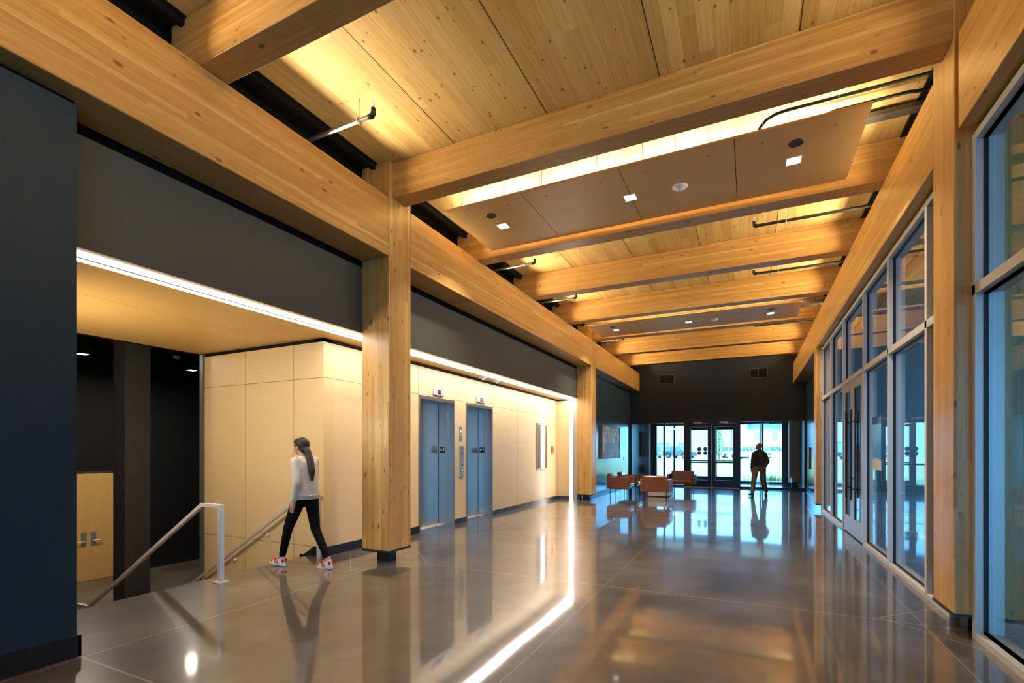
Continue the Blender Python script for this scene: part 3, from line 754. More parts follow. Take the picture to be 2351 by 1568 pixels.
t = tag(MB().box(1.668, 1.672, 8.47, 9.02, 1.22, 2.0).build('poster', poster_mat()), 'blue picture poster with a pale lower band on the glass beside the double door', 'poster')

# ================================================================== END STOREFRONT AND VESTIBULE
w = thing('window_3', (-1.4, 21.52, 0), None, None); struct(w)
FY0, FY1 = 21.47, 21.60
b = MB()
for x0, x1 in ((-4.70, -4.62), (-3.29, -3.22), (-2.46, -2.37), (-0.41, -0.32), (0.435, 0.50), (1.865, 1.945)): b.box(x0, x1, FY0, FY1, 0, 2.72)
b.build('mullion', M['dframe'], w, bevel=0.003)
b = MB().box(-4.62, -2.46, FY0+.01, FY1, 2.66, 2.72).box(-0.32, 1.865, FY0+.01, FY1, 2.66, 2.72).box(-4.62, -2.46, FY0, FY1, 0, .075).box(-0.32, 1.865, FY0, FY1, 0, .075)
b.build('rail', M['dframe'], w)
MB().box(-2.46, -0.32, FY0-.03, FY1, 2.56, 2.84).build('door_header', M['dframe'], w, bevel=0.003)
for x0, x1 in ((-4.62, -3.29), (-3.22, -2.46), (-0.32, 0.435), (0.50, 1.865)): MB().box(x0, x1, 21.53, 21.542, 0.07, 2.67).build('pane', M['glass'], w)
MB().box(-2.42, -0.36, 21.38, 21.6, 0.0, 0.022).build('threshold', M['frame'], w)
d = thing('door_2', (-1.4, 21.52, 0), None, None); struct(d)
CIR = plain('bronze_sticker', (0.16, 0.12, 0.05), 0.5); CIR2 = plain('grey_sticker', (0.10, 0.11, 0.12), 0.5)
for k, (x0, x1) in enumerate(((-2.37, -1.395), (-1.385, -0.41))):
    g0, g1 = (x0+.18, x1-.14) if k == 0 else (x0+.14, x1-.18)
    lf = MB().box(x0, g0, FY0, FY1-.04, .02, 2.56).box(g1, x1, FY0, FY1-.04, .02, 2.56).box(g0, g1, FY0, FY1-.04, .02, .30).box(g0, g1, FY0, FY1-.04, 2.48, 2.56).build('door_leaf', M['dframe'], d, bevel=0.003)
    MB().box(g0, g1, 21.51, 21.522, .30, 2.48).build('pane', M['glass'], lf)
    MB().box(x0+.05, x1-.05, FY0-.06, FY0-.03, 1.0, 1.06).box(x0+.06, x0+.12, FY0-.04, FY0, .99, 1.07).box(x1-.12, x1-.06, FY0-.04, FY0, .99, 1.07).build('push_bar', M['steel_black'], lf)
    MB().box(x0+.3, x0+.62, FY0-.05, FY0-.01, 2.62, 2.68).tube([(x0+.45, FY0-.04, 2.6), (x0+.75, FY0-.14, 2.6), (x0+.9, FY0-.03, 2.6)], .01, 6).build('door_closer', M['silverp'], lf)
    if k == 0:
        for cx_, mt in ((-1.86, CIR), (-1.625, CIR)):
            for cz, mt2 in ((1.575, mt), (1.405, CIR2)):
                MB().cyl((0, 0), .08, -.002, .002, 24, M=Matrix.Translation((cx_, 21.505, cz)) @ Matrix.Rotation(R(90), 4, 'X')).build('round_sticker', mt2, lf)

VW = paint('vestibule_paint', (0.13, 0.17, 0.19), 0.45)  # daylight put into the colour: dark wall paint made lighter here
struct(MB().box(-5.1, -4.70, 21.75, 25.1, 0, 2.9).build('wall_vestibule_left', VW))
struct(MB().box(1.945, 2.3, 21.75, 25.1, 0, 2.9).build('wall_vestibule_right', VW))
struct(MB().box(-5.1, 2.3, 21.75, 25.6, 2.86, 3.1).build('ceiling_vestibule', M['white']))
CONC = plain('board_marked_concrete', (0.13, 0.10, 0.085), 0.8, var=0.35, scale=9)
tag(MB().box(-4.69, -4.30, 23.8, 24.2, 0, 2.86).build('concrete_pillar', CONC), 'grey brown concrete pillar in the entrance vestibule, left side', 'column')
t = thing('vestibule_column', (1.72, 24.1, 0), 'dark wood column standing in the entrance vestibule, right side', 'column')
MB().box(1.52, 1.92, 23.9, 24.3, 0.18, 2.86).build('post', wood('dark_post', 'z', 'x', 'y', 0.045, 0.06, 1.3, [(0.42, 0.27, 0.20), (0.56, 0.40, 0.30), (0.48, 0.31, 0.23)], knots=0.3), t)
MB().box(1.51, 1.93, 23.89, 24.31, 0.155, 0.18).box(1.62, 1.82, 24.0, 24.2, 0, .155).build('base_plate', M['steel_black'], t)
w = thing('window_4', (-1.4, 25.15, 0), None, None); struct(w)
b = MB()
for x0, x1 in ((-4.70, -4.16), (-3.36, -3.29), (-2.75, -2.66), (-1.62, -1.52), (-0.50, -0.40), (0.43, 0.49), (1.31, 1.95)): b.box(x0, x1, 25.1, 25.22, 0, 2.86)
b.box(-4.16, 1.31, 25.1, 25.22, 2.72, 2.86).box(-4.16, -2.75, 25.1, 25.22, 0, .09).box(-0.40, 1.31, 25.1, 25.22, 0, .09)
b.build('frame', M['dframe'], w)
for x0, x1 in ((-4.16, -3.36), (-3.29, -2.75), (-0.40, 0.43), (0.49, 1.31)): MB().box(x0, x1, 25.15, 25.16, .09, 2.72).build('pane', M['glass'], w)
d = thing('door_4', (-1.57, 25.15, 0), None, None); struct(d)
for x0, x1 in ((-2.66, -1.62), (-1.52, -0.50)):
    lf = MB().box(x0, x0+.13, 25.11, 25.17, .02, 2.70).box(x1-.13, x1, 25.11, 25.17, .02, 2.70).box(x0+.13, x1-.13, 25.11, 25.17, .02, .28).box(x0+.13, x1-.13, 25.11, 25.17, 2.5, 2.70).build('door_leaf', M['dframe'], d)
    MB().box(x0+.13, x1-.13, 25.135, 25.145, .28, 2.5).build('pane', M['glass'], lf)
    MB().box(x0+.05, x1-.05, 25.05, 25.08, 1.0, 1.05).build('push_bar', M['steel_black'], lf)

# ================================================================== LIFTS
def number_one(parent, M4, h, mat, name='numeral'):
    MB().prism([(-.16*h, -.5*h), (.10*h, -.5*h), (.10*h, .5*h), (-.05*h, .5*h), (-.22*h, .33*h), (-.22*h, .22*h), (-.05*h, .30*h), (-.05*h, -.5*h)][1:], 'z', 0, .003, M=M4).build(name, mat, parent)
def star(parent, M4, r, mat):
    pts = []
    for k in range(10):
        a = math.pi/2 + k*math.pi/5; q = r if k % 2 == 0 else r*.42
        pts.append((q*math.cos(a), q*math.sin(a)))
    b = MB(); c0 = b.bm.verts.new(M4 @ Vector((0, 0, .003)))
    vs = [b.bm.verts.new(M4 @ Vector((p[0], p[1], .003))) for p in pts]
    for k in range(10): b.bm.faces.new((c0, vs[k], vs[(k+1) % 10]))
    b.build('star', mat, parent)
WH = plain('white_lettering', (0.85, 0.85, 0.85), 0.5); BK = plain('black_sign', (0.01, 0.01, 0.012), 0.4)
for k, (y0, y1) in enumerate(((7.28, 8.47), (8.93, 10.12))):
    t = thing('lift_entrance', (-5.6, (y0+y1)/2, 0), 'brushed steel lift entrance, the %s of the two' % ('left one, nearer the timber column' if k == 0 else 'right one, beside the plain maple wall'), 'lift', 'lift entrances')
    f = MB().box(-5.80, -5.415, y0, y0+.045, 0, 2.53).box(-5.80, -5.56, y1-.04, y1, 0, 2.53).box(-5.56, -5.415, y1-.018, y1, 0, 2.53).box(-5.80, -5.415, y0+.045, y1-.04, 2.46, 2.53)
    f.build('frame', M['lift_ss'], t, bevel=0.003)
    ym = (y0+y1)/2
    MB().box(-5.82, -5.785, y0+.045, ym-.002, 0.008, 2.46).build('door_panel', M['lift_ss'], t)
    MB().box(-5.82, -5.785, ym+.002, y1-.04, 0.008, 2.46).build('door_panel', M['lift_ss'], t)
    MB().box(-5.85, -5.82, y0, y1, 0, 2.5).box(-5.80, -5.785, y1-.052, y1-.040, 0.0, 2.46).build('shaft_backing', BK, t)
    MB().box(-5.80, -5.60, y0+.045, y1-.04, 0.0, 0.006).build('floor_track', M['ss'], t)
    pm = Matrix.Translation((-5.68, y1-.042, 1.52)) @ Matrix.Rotation(R(90), 4, 'X')
    pl = MB().box(-.065, .065, -.06, .06, 0, .004, M=pm).build('floor_plate', BK, t)
    sm = Matrix.Translation((-5.71, y1-.046, 1.53)) @ Matrix.Rotation(R(90), 4, 'X')
    star(pl, sm, .036, WH)
    number_one(pl, Matrix.Translation((-5.645, y1-.046, 1.53)) @ Matrix.Rotation(R(90), 4, 'X'), .075, WH)
    MB().cyl((0, 0), .013, 0, .006, 12, M=Matrix.Translation((-5.785, ym+.22, 2.05)) @ Matrix.Rotation(R(90), 4, 'Y')).build('key_hole', M['silverp'], t)
for k, (yc, zc) in enumerate(((7.885, 2.625), (9.53, 2.635))):
    t = thing('lift_indicator', (-5.42, yc, zc), 'silver floor indicator box over the %s lift' % ('left' if k == 0 else 'right'), 'lift indicator', 'indicator boxes over the lifts')
    MB().box(-5.42, -5.385, yc-.175, yc+.175, zc-.06, zc+.065).build('case', M['silverp'], t, bevel=0.006)
    sc = MB().box(-5.385, -5.383, yc-.05, yc+.05, zc-.042, zc+.042).build('display', BK, t)
    number_one(sc, Matrix.Translation((-5.3825, yc+.006, zc)) @ Matrix.Rotation(R(90), 4, 'Z') @ Matrix.Rotation(R(90), 4, 'X'), .06, emis('indicator_blue', (0.25, 0.3, 0.9), 0.7))
LB = plain('lift_fixture_steel', (0.34, 0.45, 0.52), 0.3, metal=0.6)
t = thing('lantern_panel', (-5.42, 8.70, 1.70), 'small steel panel with a round white lamp, upper one between the two lifts', 'lift panel')
MB().box(-5.42, -5.412, 8.655, 8.755, 1.70, 2.0).build('plate', LB, t)
for z, r in ((1.90, .030), (1.842, .014)):
    MB().lathe([(0, .012), (r*.8, .010), (r, 0)], n=18, M=Matrix.Translation((-5.412, 8.705, z)) @ Matrix.Rotation(R(90), 4, 'Y')).build('lamp', WH, t, smooth=True)
t = thing('call_station', (-5.42, 8.71, 0.95), 'tall steel call button station with a red pictogram, lower one between the two lifts', 'lift panel')
MB().box(-5.42, -5.385, 8.645, 8.78, 0.955, 1.60).build('plate', LB, t, bevel=0.003)
RX = plain('red_print', (0.55, 0.02, 0.05), 0.5)
b = MB(); mm = Matrix.Translation((-5.3845, 8.715, 1.455)) @ Matrix.Rotation(R(90), 4, 'Z') @ Matrix.Rotation(R(90), 4, 'X')
for k in range(4):
    a = k*math.pi/2
    b.box(-.005, .005, .012, .052, 0, .002, M=mm @ Matrix.Rotation(a + math.pi/4, 4, 'Z')).prism([(-.016, .036), (.016, .036), (0, .062)], 'z', 0, .002, M=mm @ Matrix.Rotation(a, 4, 'Z'))
b.box(-.012, .012, -.004, .004, 0, .002, M=mm @ Matrix.Rotation(.6, 4, 'Z')).build('pictogram', RX, t)
MB().box(-5.385, -5.3835, 8.69, 8.74, 1.535, 1.56).box(-5.385, -5.3835, 8.69, 8.74, 1.335, 1.345).box(-5.385, -5.3835, 8.69, 8.74, 1.30, 1.305).build('small_print', plain('grey_print', (0.15, 0.2, 0.24), 0.5), t)
for z, mt in ((1.205, BK), (1.15, WH), (1.095, WH), (1.04, WH)):
    MB().lathe([(0, .01), (.014, .009), (.017, 0)], n=16, M=Matrix.Translation((-5.385, 8.715, z)) @ Matrix.Rotation(R(90), 4, 'Y')).build('button', mt, t, smooth=True)
# narrow cabinet window in the maple wall
t = thing('wall_cabinet', (-5.42, 13.14, 0.957), 'tall narrow recessed cabinet with a glossy grey door in the maple wall', 'cabinet')
MB().box(-5.42, -5.405, 12.73, 12.79, .957, 2.285).box(-5.42, -5.405, 13.49, 13.55, .957, 2.285).box(-5.42, -5.405, 12.79, 13.49, .957, 1.0).box(-5.42, -5.405, 12.79, 13.49, 2.24, 2.285).build('frame', plain('bronze_frame', (0.20, 0.17, 0.15), 0.35, metal=0.7), t)
MB().box(-5.418, -5.412, 12.79, 13.49, 1.0, 2.24).build('glass_door', plain('mirror_door', (0.55, 0.55, 0.55), 0.04, metal=1.0), t)
t = thing('fire_alarm', (-5.42, 14.0, 1.42), 'small red fire alarm pull beside the corner of the maple wall', 'fire alarm')
MB().box(-5.42, -5.385, 13.90, 14.02, 1.42, 1.64).build('body', M['red'], t, bevel=0.004)
MB().box(-5.42, -5.40, 14.03, 14.10, 1.42, 1.63).build('side_plate', M['white'], t)
for y, lab in ((6.95, 'left'), (7.35, 'right')):
    pass
for (x, y, lab) in ((-5.25, 9.35, 'round white smoke detector on the lobby soffit, left of the pair'), (-5.22, 9.95, 'round white smoke detector on the lobby soffit, right of the pair')):
    t = thing('smoke_detector', (x, y, 3.105), lab, 'smoke detector', 'detectors on the lift lobby soffit')
    MB().lathe([(0.0, -.030), (.05, -.028), (.085, -.012), (.09, 0.0)], (x, y, 3.105)).build('base', M['white'], t, smooth=True)
    MB().lathe([(0.0, -.062), (.022, -.058), (.032, -.028)], (x, y, 3.105)).build('sensor', M['white'], t, smooth=True)

# ================================================================== HANDRAILS
def rbar(b, pts, wv, h):
    """rectangular bar through points lying in a plane y = const"""
    n = len(pts); rs = []
    for i in range(n):
        p = Vector(pts[i])
        if i == 0: t = (Vector(pts[1]) - p).normalized(); s_ = 1
        elif i == n-1: t = (p - Vector(pts[i-1])).normalized(); s_ = 1
        else:
            a = (p - Vector(pts[i-1])).normalized(); c = (Vector(pts[i+1]) - p).normalized(); t = (a + c).normalized(); s_ = 1/max(.3, t.dot(a))
        u = Vector((0, 1, 0)); v = t.cross(u).normalized()*s_
        rs.append([p + u*wv/2 + v*h/2, p - u*wv/2 + v*h/2, p - u*wv/2 - v*h/2, p + u*wv/2 - v*h/2])
    b.rings(rs)
t = thing('handrail', (-5.42, 3.57, 0), 'freestanding stainless steel stair rail with a square post on the floor edge', 'handrail')
b = MB(); rbar(b, [(-5.405, 3.57, 0.868), (-5.765, 3.57, 0.868), (-8.32, 3.57, -0.69), (-8.6, 3.57, -0.69)], .045, .04); b.build('rail', M['ss'], t)
MB().box(-5.452, -5.402, 3.545, 3.595, 0.012, 0.888).build('post', M['ss'], t, bevel=0.002)
MB().box(-5.50, -5.355, 3.51, 3.63, 0, .012).build('base_plate', M['ss'], t)
MB().box(-8.62, -8.58, 3.55, 3.59, -1.46, -0.67).build('lower_post', M['ss'], t)
b = MB()
for dx in (-.055, .055):
    for dy in (-.045, .045): b.tube([(-5.427+dx, 3.57+dy, .01), (-5.427+dx, 3.57+dy, .035)], .006, 8)
b.build('bolts', M['ss'], t)
t = thing('handrail', (-5.6, 4.96, 0.8), 'stainless wall rail sloping down the maple stair wall on round brackets, behind the walking person', 'handrail')
b = MB(); rbar(b, [(-5.39, 4.955, 0.862), (-5.70, 4.955, 0.862), (-8.22, 4.955, -0.655)], .045, .035); b.build('rail', M['ss'], t)
MB().box(-5.415, -5.37, 4.93, 4.975, 0.0, 0.88).build('post', M['ss'], t)
for x in (-5.95, -6.60, -7.35, -8.0):
    z = 0.862 - (abs(x)-5.70)*0.602
    MB().tube([(x, 4.955, z-.015), (x, 4.955, z-.06), (x+.015, 4.985, z-.09), (x+.03, 5.04, z-.10)], .008, 8).lathe([(0, 0), (.022, 0), (.028, .012), (.028, .03)], n=16, M=Matrix.Translation((x+.03, 5.03, z-.10)) @ Matrix.Rotation(R(-90), 4, 'X')).build('bracket', M['ss'], t, smooth=True)

# ================================================================== PAINTING AND WALL ITEMS
def art_mat():
    m, nt, b = new_mat('abstract_painting')
    p = N(nt, 'ShaderNodeNewGeometry').outputs['Position']; sp = N(nt, 'ShaderNodeSeparateXYZ'); nt.links.new(p, sp.inputs[0])
    v = comb(nt, 0.0, mth(nt, 'MULTIPLY', sp.outputs[1], 2.0), mth(nt, 'MULTIPLY', sp.outputs[2], 1.3))
    n1 = noise(nt, v, 1.2, 2, 0.5, 1.6); n2 = noise(nt, v, 1.8, 2, 0.5, 1.8); n3 = noise(nt, v, 0.9, 2, 0.5, 1.0)
    c = ramp(nt, n1, [(0.30, (0.08, 0.11, 0.14)), (0.42, (0.36, 0.33, 0.33)), (0.52, (0.42, 0.38, 0.36)), (0.56, (0.16, 0.22, 0.28)), (0.62, (0.62, 0.60, 0.40)), (0.75, (0.75, 0.78, 0.72))], 'EASE')
    c = mixc(nt, mth(nt, 'GREATER_THAN', n2, 0.57), c, (0.80, 0.78, 0.55))
    c = mixc(nt, mth(nt, 'LESS_THAN', mth(nt, 'ABSOLUTE', mth(nt, 'SUBTRACT', n1, 0.5)), 0.008), c, (0.03, 0.03, 0.03))
    c = mixc(nt, mth(nt, 'GREATER_THAN', n3, 0.66), c, (0.45, 0.24, 0.10))
    nt.links.new(c, b.inputs['Base Color']); b.inputs['Roughness'].default_value = 0.5; return m
t = thing('framed_painting', (-4.70, 18.0, 1.22), 'large abstract painting in grey, cream and blue on the dark wall above the armchairs', 'painting')
MB().box(-4.70, -4.625, 16.75, 16.80, 1.215, 2.42).box(-4.70, -4.625, 19.35, 19.40, 1.215, 2.42).box(-4.70, -4.625, 16.80, 19.35, 1.215, 1.245).box(-4.70, -4.625, 16.80, 19.35, 2.39, 2.42).build('frame', plain('weathered_wood_frame', (0.22, 0.17, 0.12), 0.6), t)
MB().box(-4.69, -4.64, 16.80, 19.35, 1.245, 2.39).build('canvas', art_mat(), t)
tag(MB().box(-4.70, -4.69, 20.3, 20.4, 1.12, 1.24).build('light_switch', M['white']), 'small pale switch on the dark wall right of the painting', 'switch')
tag(MB().box(1.88, 1.93, 20.05, 20.2, 0.85, 1.62).build('push_plate', plain('brass_wood_plate', (0.35, 0.22, 0.10), 0.4)), 'narrow brown upright door-opener plate on the dark wall at the far right', 'push plate')

# ================================================================== LOUNGE FURNITURE
LE = plain('cognac_leather', (0.15, 0.046, 0.016), 0.40, var=0.15, scale=40, bmp=0.15, coat=0.2)
LE2 = plain('cognac_leather_cushion', (0.17, 0.053, 0.019), 0.22, var=0.15, scale=40, bmp=0.15, coat=0.8)
def rbox(x0, x1, y0, y1, z0, z1, name, mat, par, bev=.03, puff=False):
    o = MB().box(x0, x1, y0, y1, z0, z1).build(name, mat, par, world=False)
    m = o.modifiers.new('b', 'BEVEL'); m.width = bev; m.segments = 4
    for p in o.data.polygons: p.use_smooth = True
    o.modifiers.new('w', 'WEIGHTED_NORMAL')
    return o
def armchair(loc, rz, lab, Wd=0.84):
    """front is +x, width along y; origin on the floor in the middle"""
    t = thing('armchair', loc, lab, 'armchair', 'cognac leather armchairs', rz)
    h = Wd/2
    rbox(-.37, .33, -h, -h+.075, .285, .655, 'arm', LE, t, .012)
    rbox(-.37, .33, h-.075, h, .285, .655, 'arm', LE, t, .012)
    rbox(-.37, -.30, -h+.075, h-.075, .285, .66, 'back_panel', LE, t, .012)
    rbox(-.30, .33, -h+.075, h-.075, .285, .33, 'seat_base', LE, t, .01)
    rbox(-.20, .36, -h+.08, h-.08, .33, .455, 'seat_cushion', LE2, t, .05)
    o = rbox(-.31, -.14, -h+.08, h-.08, .42, .79, 'back_cushion', LE2, t, .055)
    o.location = (-.02, 0, .0); o.rotation_euler = (0, R(-5), 0)
    for sx in (-.28, .26):
        for sy in (-h+.10, h-.10):
            MB().tube([(sx, sy, 0), (sx, sy, .29)], .011, 10).build('leg', M['steel_black'], t, smooth=True, world=False)
    MB().box(-.28, .26, -h+.09, -h+.11, .27, .285).box(-.28, .26, h-.11, h-.09, .27, .285).build('rail', M['steel_black'], t, world=False)
    return t
armchair((-3.76, 15.90, 0), 0, 'cognac leather armchair by the dark wall facing right, the nearer of the left pair')
armchair((-3.76, 17.25, 0), 0, 'cognac leather armchair by the dark wall facing right, the farther of the left pair')
armchair((-2.51, 15.13, 0), R(90), 'cognac leather armchair seen from behind, in the middle of the lounge group')
armchair((-2.22, 18.75, 0), R(-90), 'cognac leather armchair facing the viewer, in front of the entrance doors', Wd=0.95)
t = thing('coffee_table', (-2.72, 16.9, 0), 'low pale stone block coffee table between the armchairs', 'table')
STN = plain('pale_stone', (0.42, 0.38, 0.30), 0.3, var=0.12, scale=12)
o = MB().box(-3.06, -2.36, 16.45, 17.6, 0.02, 0.33).build('block', STN, t, bevel=0.01)
MB().box(-3.0, -2.42, 16.52, 17.53, 0, 0.02).build('plinth', M['steel_black'], t)
# ================================================================== PEOPLE
SKIN = plain('skin', (0.52, 0.27, 0.18), 0.5, var=0.06, scale=12)
SKIN2 = plain('skin_tanned', (0.30, 0.13, 0.085), 0.45, var=0.06, scale=12)
def ell(b, rows, n=20):
    rs = []
    for (cx_, cy_, z, rx, ry) in rows:
        rs.append([Vector((cx_ + rx*math.cos(2*math.pi*k/n), cy_ + ry*math.copysign(abs(math.sin(2*math.pi*k/n))**0.85, math.sin(2*math.pi*k/n)), z)) for k in range(n)])
    b.rings(rs)
def remesh(o, v=0.007, sm=4):
    m = o.modifiers.new('union', 'REMESH'); m.mode = 'VOXEL'; m.voxel_size = v; m.use_smooth_shade = True
    if sm:
        s_ = o.modifiers.new('soften', 'SMOOTH'); s_.iterations = sm; s_.factor = 0.5
    return o
def hand(b, w, d, side, curl=0.5):
    """palm and five fingers; w wrist, d direction of the hand, side = direction from palm centre to thumb"""
    w = Vector(w); d = Vector(d).normalized(); sd = Vector(side); sd = (sd - d*sd.dot(d)).normalized(); nrm = d.cross(sd)
    b.cap(w - d*.01, w + d*.05, .024, .030, flat=1.25, side=sd); b.cap(w + d*.04, w + d*.075, .030, .028, flat=1.35, side=sd)
    for i, (o, L) in enumerate(((.029, .066), (.010, .074), (-.010, .068), (-.029, .052))):
        a = w + d*.085 + sd*o; p = a
        dd = d.copy()
        for k, fr in enumerate((.45, .32, .23)):
            q = p + dd*L*fr; b.cap(p, q, .0088 - k*.0006, .0084 - k*.0008, n=8); p = q
            dd = (dd + nrm*curl*.8).normalized()
    a = w + d*.02 + sd*.028
    q = a + (d*.6 + sd*.75).normalized()*.038; b.cap(a, q, .012, .0095, n=8); b.cap(q, q + (d + sd*.15 + nrm*.2).normalized()*.030, .0095, .008, n=8)
def head_parts(b, c, s, yaw, pitch=0, jaw=1.0):
    """skull, face, nose, ears, lips facing +x rotated by yaw"""
    Mh = Matrix.Translation(c) @ Matrix.Rotation(yaw, 4, 'Z') @ Matrix.Rotation(pitch, 4, 'Y')
    I = Mh.to_3x3().to_4x4()
    def B(p, r): b.ball(Mh @ Vector(p)*1.0 if False else (Mh @ Vector((p[0]*s, p[1]*s, p[2]*s))), (r[0]*s, r[1]*s, r[2]*s), M=I)
    B((-.012, 0, .022), (.096, .077, .092)); B((.022, 0, -.030), (.070, .060*jaw, .076)); B((.042, 0, -.075), (.036, .036*jaw, .028))
    B((.066, 0, .018), (.024, .052, .016)); B((.060, .034, -.022), (.020, .018, .020)); B((.060, -.034, -.022), (.020, .018, .020))
    b.cap(Mh @ Vector((.088*s, 0, .008*s)), Mh @ Vector((.112*s, 0, -.028*s)), .008*s, .013*s)
    B((.104, .011, -.031), (.008, .007, .006)); B((.104, -.011, -.031), (.008, .007, .006))
    B((.089, 0, -.054), (.010, .022, .005)); B((.086, 0, -.063), (.010, .018, .006))
    for sy in (-1, 1): B((-.006, sy*.078, -.008), (.017, .009, .030))
    return Mh
def eyes(t, Mh, s):
    W_ = plain('eye_white', (0.8, 0.78, 0.75), 0.2); Ir = plain('iris', (0.05, 0.03, 0.02), 0.2)
    b = MB(); c = MB(); e = MB()
    for sy in (-1, 1):
        b.ball(Mh @ Vector((.078*s, sy*.031*s, .004*s)), .012*s); c.ball(Mh @ Vector((.087*s, sy*.031*s, .004*s)), .0055*s)
        e.cap(Mh @ Vector((.092*s, sy*.018*s, .023*s)), Mh @ Vector((.084*s, sy*.045*s, .024*s)), .0035*s, .003*s)
    for o_, nm, mt in ((b, 'eyes', W_), (c, 'irises', Ir), (e, 'eyebrows', Ir)): o_.build(nm, mt, t, smooth=True, world=False)
def shoe(t, an, fwd, L, mu, ms, mt=None, lift=0.0, wd=.047, laces=True):
    """an: ankle point; fwd heading (x,y); sole rests under the ankle; lift raises the toe (rad)"""
    an = Vector(an); f_ = Vector((fwd[0], fwd[1], 0)).normalized(); l_ = Vector((-f_.y, f_.x, 0))
    F = Matrix((( f_.x, l_.x, 0, an.x), (f_.y, l_.y, 0, an.y), (0, 0, 1, an.z), (0, 0, 0, 1))) @ Matrix.Rotation(-lift, 4, 'Y')
    h = -0.105
    so = MB(); prof = []
    def ring(z, g):
        pts = []
        for k in range(24):
            a = 2*math.pi*k/24; x = math.cos(a); y = math.sin(a)
            wx = (wd*(1.0 if x > -.2 else .82) + (.004 if x > .2 else 0)) * g
            pts.append(F @ Vector((L*(.5*x*g) + L*.21, y*wx, z)))
        return pts
    so.rings([ring(h, .96), ring(h+.004, 1.0), ring(h+.026, 1.0), ring(h+.03, .97)])
    sh = t
    up = MB()
    up.rings([[F @ Vector(p) for p in
               [(cx_ + rx*math.cos(2*math.pi*k/20), ry*math.sin(2*math.pi*k/20), z) for k in range(20)]]
              for (cx_, z, rx, ry) in ((L*.21, h+.026, L*.47, wd*.93), (L*.19, h+.048, L*.44, wd*.90), (L*.11, h+.068, L*.33, wd*.78), (L*.02, h+.086, L*.21, wd*.70), (-L*.03, h+.105, L*.155, wd*.66), (-L*.03, h+.115, L*.14, wd*.6))])
    o = up.build('shoe', mu, sh, smooth=True, world=False); 
    so.build('sole', ms, o, smooth=False, world=False)
    if mt:
        tp = MB().ball(F @ Vector((L*.50, 0, h+.040)), (L*.145, wd*.80, .024), M=F.to_3x3().to_4x4())
        tp.build('toe_cap', mt, o, smooth=True, world=False)
        for sy in (-1, 1):
            st_ = MB()
            for k in range(3):
                x = L*(.10 + .085*k); st_.cap(F @ Vector((x+.03, sy*wd*.62, h+.082)), F @ Vector((x-.012, sy*wd*.95, h+.034)), .006, .006, n=8)
            st_.build('stripes', mt, o, smooth=True, world=False)
            MB().ball(F @ Vector((-L*.16, sy*wd*.5, h+.075)), (.02, .012, .025), M=F.to_3x3().to_4x4()).build('heel_patch', mt, o, smooth=True, world=False)
    if laces:
        la = MB()
        for k in range(3): la.cap(F @ Vector((L*(.16+.07*k), -.022, h+.086-.010*k)), F @ Vector((L*(.16+.07*k), .022, h+.086-.010*k)), .0035, .0035, n=6)
        la.build('laces', ms, o, smooth=True, world=False)

# ---- woman walking towards the stair
g = thing('person', (-5.13, 4.50, 0), 'person with long brown ponytail, pale grey sweater and red-white sneakers, walking to the stair', 'person', rz=math.pi)
hd = (.095, .0, 1.545)
b = MB()
Mh = head_parts(b, hd, .93, R(8), R(4), .92)
b.cap((.045, 0, 1.40), (.070, 0, 1.49), .050, .046)
ell(b, [(.0, 0, .86, .10, .15), (.0, 0, .95, .105, .155), (.01, 0, 1.06, .085, .12), (.02, 0, 1.20, .095, .14), (.02, 0, 1.33, .09, .155), (.03, 0, 1.40, .055, .09)])
SH = {1: ((.02, .145, 1.365), (-.05, .185, 1.10), (.00, .195, .865)), -1: ((.02, -.145, 1.365), (.05, -.17, 1.11), (.19, -.12, .95))}
LG = {1: ((.03, .085, .88), (.225, .085, .50), (.352, .075, .115)), -1: ((.0, -.085, .88), (-.075, -.085, .49), (-.305, -.08, .118))}
for s_ in (1, -1):
    a, e_, w_ = SH[s_]; b.cap(a, e_, .044, .036); b.cap(e_, w_, .035, .024)
    dv = Vector(w_) - Vector(e_); hand(b, w_, dv, (1, 0, .1), curl=.55*s_)
    a, k_, n_ = LG[s_]; b.cap(a, k_, .082, .052); b.cap(k_, n_, .052, .035)
    b.cap(n_, (n_[0]+.10, n_[1], .05), .035, .028)
remesh(b.build('body', SKIN, g, world=False), .0065, 3)
eyes(g, Mh, .93)
KN = plain('grey_knit', (0.62, 0.55, 0.46), 0.85, var=0.12, scale=150, bmp=0.4)
b = MB()
ell(b, [(.0, 0, .90, .128, .178), (.0, 0, .93, .140, .186), (.0, 0, 1.02, .135, .170), (.01, 0, 1.15, .128, .165), (.02, 0, 1.28, .122, .178), (.02, 0, 1.36, .105, .170), (.03, 0, 1.415, .07, .10), (.04, 0, 1.435, .058, .065)])
for s_ in (1, -1):
    a, e_, w_ = SH[s_]; b.cap(a, e_, .066, .058); b.cap(e_, Vector(e_).lerp(Vector(w_), .93), .056, .042)
o = remesh(b.build('sweater', KN, g, world=False), .011, 4)
b = MB().rings([[Vector((rx*math.cos(2*math.pi*k/24), ry*math.sin(2*math.pi*k/24), z)) for k in range(24)] for z, rx, ry in ((.895, .118, .166), (.885, .136, .184), (.935, .146, .192), (.945, .135, .18))])
b.build('sweater_hem', plain('rib_knit', (0.52, 0.48, 0.42), 0.85), o, smooth=True, world=False)
BLK = plain('black_denim', (0.005, 0.005, 0.006), 0.9, spec=0.15, var=0.2, scale=80, bmp=0.2)
b = MB(); ell(b, [(.0, 0, .79, .095, .135), (.0, 0, .84, .118, .165), (.0, 0, .92, .118, .162), (.0, 0, .99, .098, .142)])
for s_ in (1, -1):
    a, k_, n_ = LG[s_]; b.cap(a, k_, .092, .060); b.cap(k_, Vector(k_).lerp(Vector(n_), .90), .060, .044)
